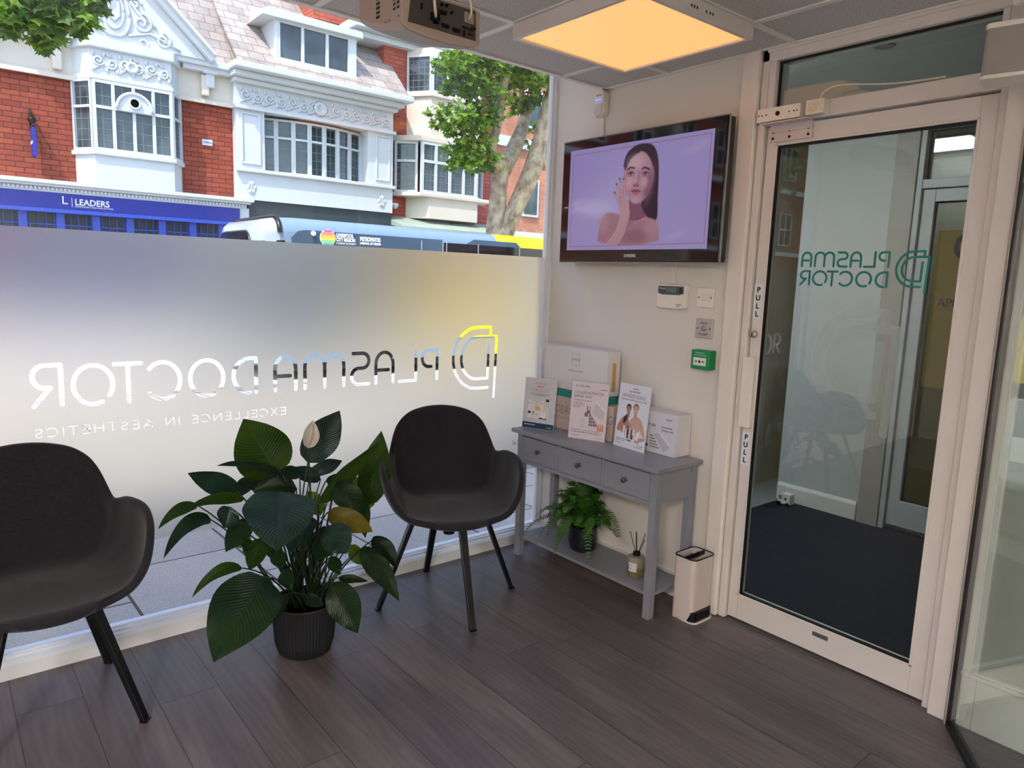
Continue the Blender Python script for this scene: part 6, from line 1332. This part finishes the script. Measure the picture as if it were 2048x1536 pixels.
# --- trees
def bark():
    t = NT('plane_bark'); v = t.new('ShaderNodeTexVoronoi'); t.link(t.mapping(t.co(), (3.2, 3.2, 1.8)), v.inputs['Vector']); v.inputs['Scale'].default_value = 1.0
    n = t.noise(4.5, 6, t.mapping(t.co(), (1, 1, .7)), .62); c = t.ramp(n, [(.36, srgb('7a6a5c')), (.46, srgb('9a8a78')), (.54, srgb('a89c88')), (.64, srgb('bcb49c'))]); t.link(c, t.b.inputs['Base Color']); t.b.inputs['Roughness'].default_value = .85; t.bump(t.noise(12, 4, t.co()), .6, .03); return t.m
M_bark = bark()
M_tl = leafmat('plane_leaf', '5c8a28', '98ba48', .5, .5, 2, .05); M_tl2 = leafmat('plane_leaf_shade', '33541c', '587a30', .4, .5, 2, .05)  # second leaf tone is darker, mixed in at random
def limb(parent, pts, name='limb'):
    P3, rad = [], []
    for (u, v, y, r_) in pts: q = at(u, v, 1, y); P3.append(q); rad.append(r_ * (q - CAMP).length / FPX)
    m = MB(); C_, Rr_ = [], []
    for i in range(len(P3) - 1):
        for k in range(4):
            t = k / 4; C_.append(P3[i].lerp(P3[i + 1], t)); Rr_.append(rad[i] * (1 - t) + rad[i + 1] * t)
    C_.append(P3[-1]); Rr_.append(rad[-1])
    for _ in range(3):
        C_ = [C_[0]] + [(C_[i - 1] + C_[i] * 2 + C_[i + 1]) / 4 for i in range(1, len(C_) - 1)] + [C_[-1]]
    P(name, m.tube(C_, Rr_, 16), M_bark, parent, smooth=True); return P3
def foliage(parent, clumps, mats, seed, name='foliage', size=.16):
    rg = random.Random(seed); m = MB()
    shp = [(0, -.5), (.18, -.28), (.5, -.25), (.32, 0), (.48, .3), (.16, .22), (0, .6), (-.16, .22), (-.48, .3), (-.32, 0), (-.5, -.25), (-.18, -.28)]
    for (c, r_, n_) in clumps:
        for _ in range(n_):
            while 1:
                q = Vector((rg.uniform(-1, 1), rg.uniform(-1, 1), rg.uniform(-1, 1)))
                if q.length < 1: break
            q = Vector((q.x * r_[0], q.y * r_[1], q.z * r_[2])) + c; s_ = size * rg.uniform(.6, 1.25)
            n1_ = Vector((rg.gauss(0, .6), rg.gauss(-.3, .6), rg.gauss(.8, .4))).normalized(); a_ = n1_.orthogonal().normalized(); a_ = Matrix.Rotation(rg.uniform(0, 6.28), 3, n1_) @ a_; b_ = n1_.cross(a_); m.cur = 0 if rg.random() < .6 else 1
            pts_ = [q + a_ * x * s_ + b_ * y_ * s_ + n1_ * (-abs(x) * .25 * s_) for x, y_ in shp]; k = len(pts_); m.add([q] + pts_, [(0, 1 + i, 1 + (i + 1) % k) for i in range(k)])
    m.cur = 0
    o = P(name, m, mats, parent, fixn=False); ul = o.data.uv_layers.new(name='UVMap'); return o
tr = T('plane_tree', 'large plane tree with mottled forked trunk behind the bus', 'tree', tuple(Vector((9.9, 13.9, -.48))))
limb(tr, [(985, 760, 13.9, 30), (990, 600, 13.9, 26), (989, 500, 13.9, 21), (993, 430, 13.9, 18), (998, 380, 13.9, 15.5), (1000, 350, 13.9, 17), (998, 322, 13.9, 20)], 'trunk')
limb(tr, [(994, 335, 13.8, 15), (978, 300, 13.6, 10), (997, 250, 13.4, 8), (1002, 200, 13.2, 7), (1010, 150, 13.0, 9), (1025, 80, 12.9, 7)])
limb(tr, [(1005, 340, 13.9, 17), (1035, 285, 14.0, 14), (1052, 230, 14.2, 10), (1072, 170, 14.4, 11), (1090, 110, 14.4, 8)])
limb(tr, [(990, 640, 13.9, 20), (1001, 490, 13.7, 18), (1022, 435, 13.6, 17), (1048, 380, 13.5, 17.5), (1069, 330, 13.4, 18), (1080, 280, 13.3, 14), (1095, 220, 13.2, 14), (1112, 160, 13.2, 11), (1140, 80, 13.2, 9)], 'trunk')
limb(tr, [(1080, 330, 13.4, 15), (1105, 290, 13.4, 12), (1140, 240, 13.4, 9)])
limb(tr, [(1052, 235, 14.2, 7), (1040, 180, 14.2, 5), (1050, 120, 14.2, 4)]); limb(tr, [(985, 330, 13.9, 12), (960, 320, 13.8, 6), (930, 290, 13.6, 3)])
CL = []
for (u, v, y, ru, n_) in [(905, 125, 12.6, 26, 110), (940, 120, 12.8, 30, 160), (975, 140, 12.8, 30, 150), (925, 165, 12.8, 26, 110), (960, 185, 12.9, 26, 110), (1040, 130, 13.4, 34, 170), (1085, 150, 13.6, 30, 150), (1065, 200, 13.9, 22, 70), (905, 235, 12.8, 26, 90), (935, 250, 13, 28, 140), (965, 235, 13.1, 26, 110), (950, 290, 13.2, 26, 110), (925, 300, 13.2, 26, 80), (920, 325, 13.2, 20, 45), (960, 320, 13.3, 20, 55), (970, 335, 13.3, 14, 30), (985, 100, 12.9, 40, 200), (1020, 105, 12.8, 34, 200), (1050, 150, 12.9, 26, 110), (1090, 170, 13.0, 22, 80), (1015, 170, 14.4, 24, 60), (1100, 110, 13.4, 40, 200), (1060, 290, 14.2, 14, 30), (1040, 210, 14.4, 20, 50), (1100, 320, 13.8, 14, 30), (1095, 250, 14.0, 16, 40), (880, 215, 12.6, 12, 12), (990, 200, 13.6, 18, 40),
        (960, 40, 12.6, 60, 300), (1080, 40, 13.2, 70, 350), (1180, 120, 13.4, 50, 200), (1200, 30, 13.4, 80, 250)]:
    c_ = at(u, v, 1, y); k = (c_ - CAMP).length / FPX; CL.append((c_, (ru * k, 1.0, ru * k * .85), int(n_ * 1.35)))
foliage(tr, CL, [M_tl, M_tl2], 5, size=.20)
t2 = T('plane_tree', 'near plane tree whose leafy branch hangs in at the top left', 'tree', (-9.5, 6.4, -.35))
P('trunk', MB().tube([(-9.5, 6.4, -.35), (-9.4, 6.4, 1.5), (-9.3, 6.5, 3.2), (-9.0, 6.5, 5)], [.35, .30, .27, .22], 16), M_bark, t2, smooth=True)
P('branch', MB().tube(bez([(-9.0, 6.5, 4.8), (-7, 6.6, 5.6), (-4, 6.8, 5.6), (-1.6, 7, 4.5)], 20), [.12 - .005 * i for i in range(21)], 10), M_bark, t2, smooth=True)
P('twig', MB().tube([at(u, v, 1, 6.9) for u, v in ((60, -60), (90, 10), (110, 50), (112, 85))], [.02, .014, .01, .006], 6), M_bark, t2, smooth=True)
CL = []
for (u, v, ru, n_) in [(20, 20, 34, 70), (60, 20, 34, 80), (100, 18, 34, 80), (140, 15, 30, 65), (175, 20, 22, 40), (60, 50, 28, 50), (100, 55, 26, 50), (135, 50, 26, 40), (165, 48, 20, 24), (95, 85, 14, 16), (15, 48, 18, 20), (200, -8, 24, 24), (50, -40, 70, 160), (150, -40, 60, 120), (280, -10, 14, 6), (-60, 0, 60, 90)]:
    c_ = at(u, v, 1, 7.0); k = (c_ - CAMP).length / FPX; CL.append((c_, (ru * k, .5, ru * k * .8), n_))
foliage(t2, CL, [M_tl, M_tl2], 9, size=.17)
rg = random.Random(21); CL = []
for i in range(26): CL.append((Vector((rg.uniform(-17, -10.5), rg.uniform(5, 8), rg.uniform(3.5, 7))), (1.0, .9, .7), 60))  # extra foliage out of view, put in to darken the door glass reflection
foliage(t2, CL, [M_tl, M_tl2], 10, size=.2)
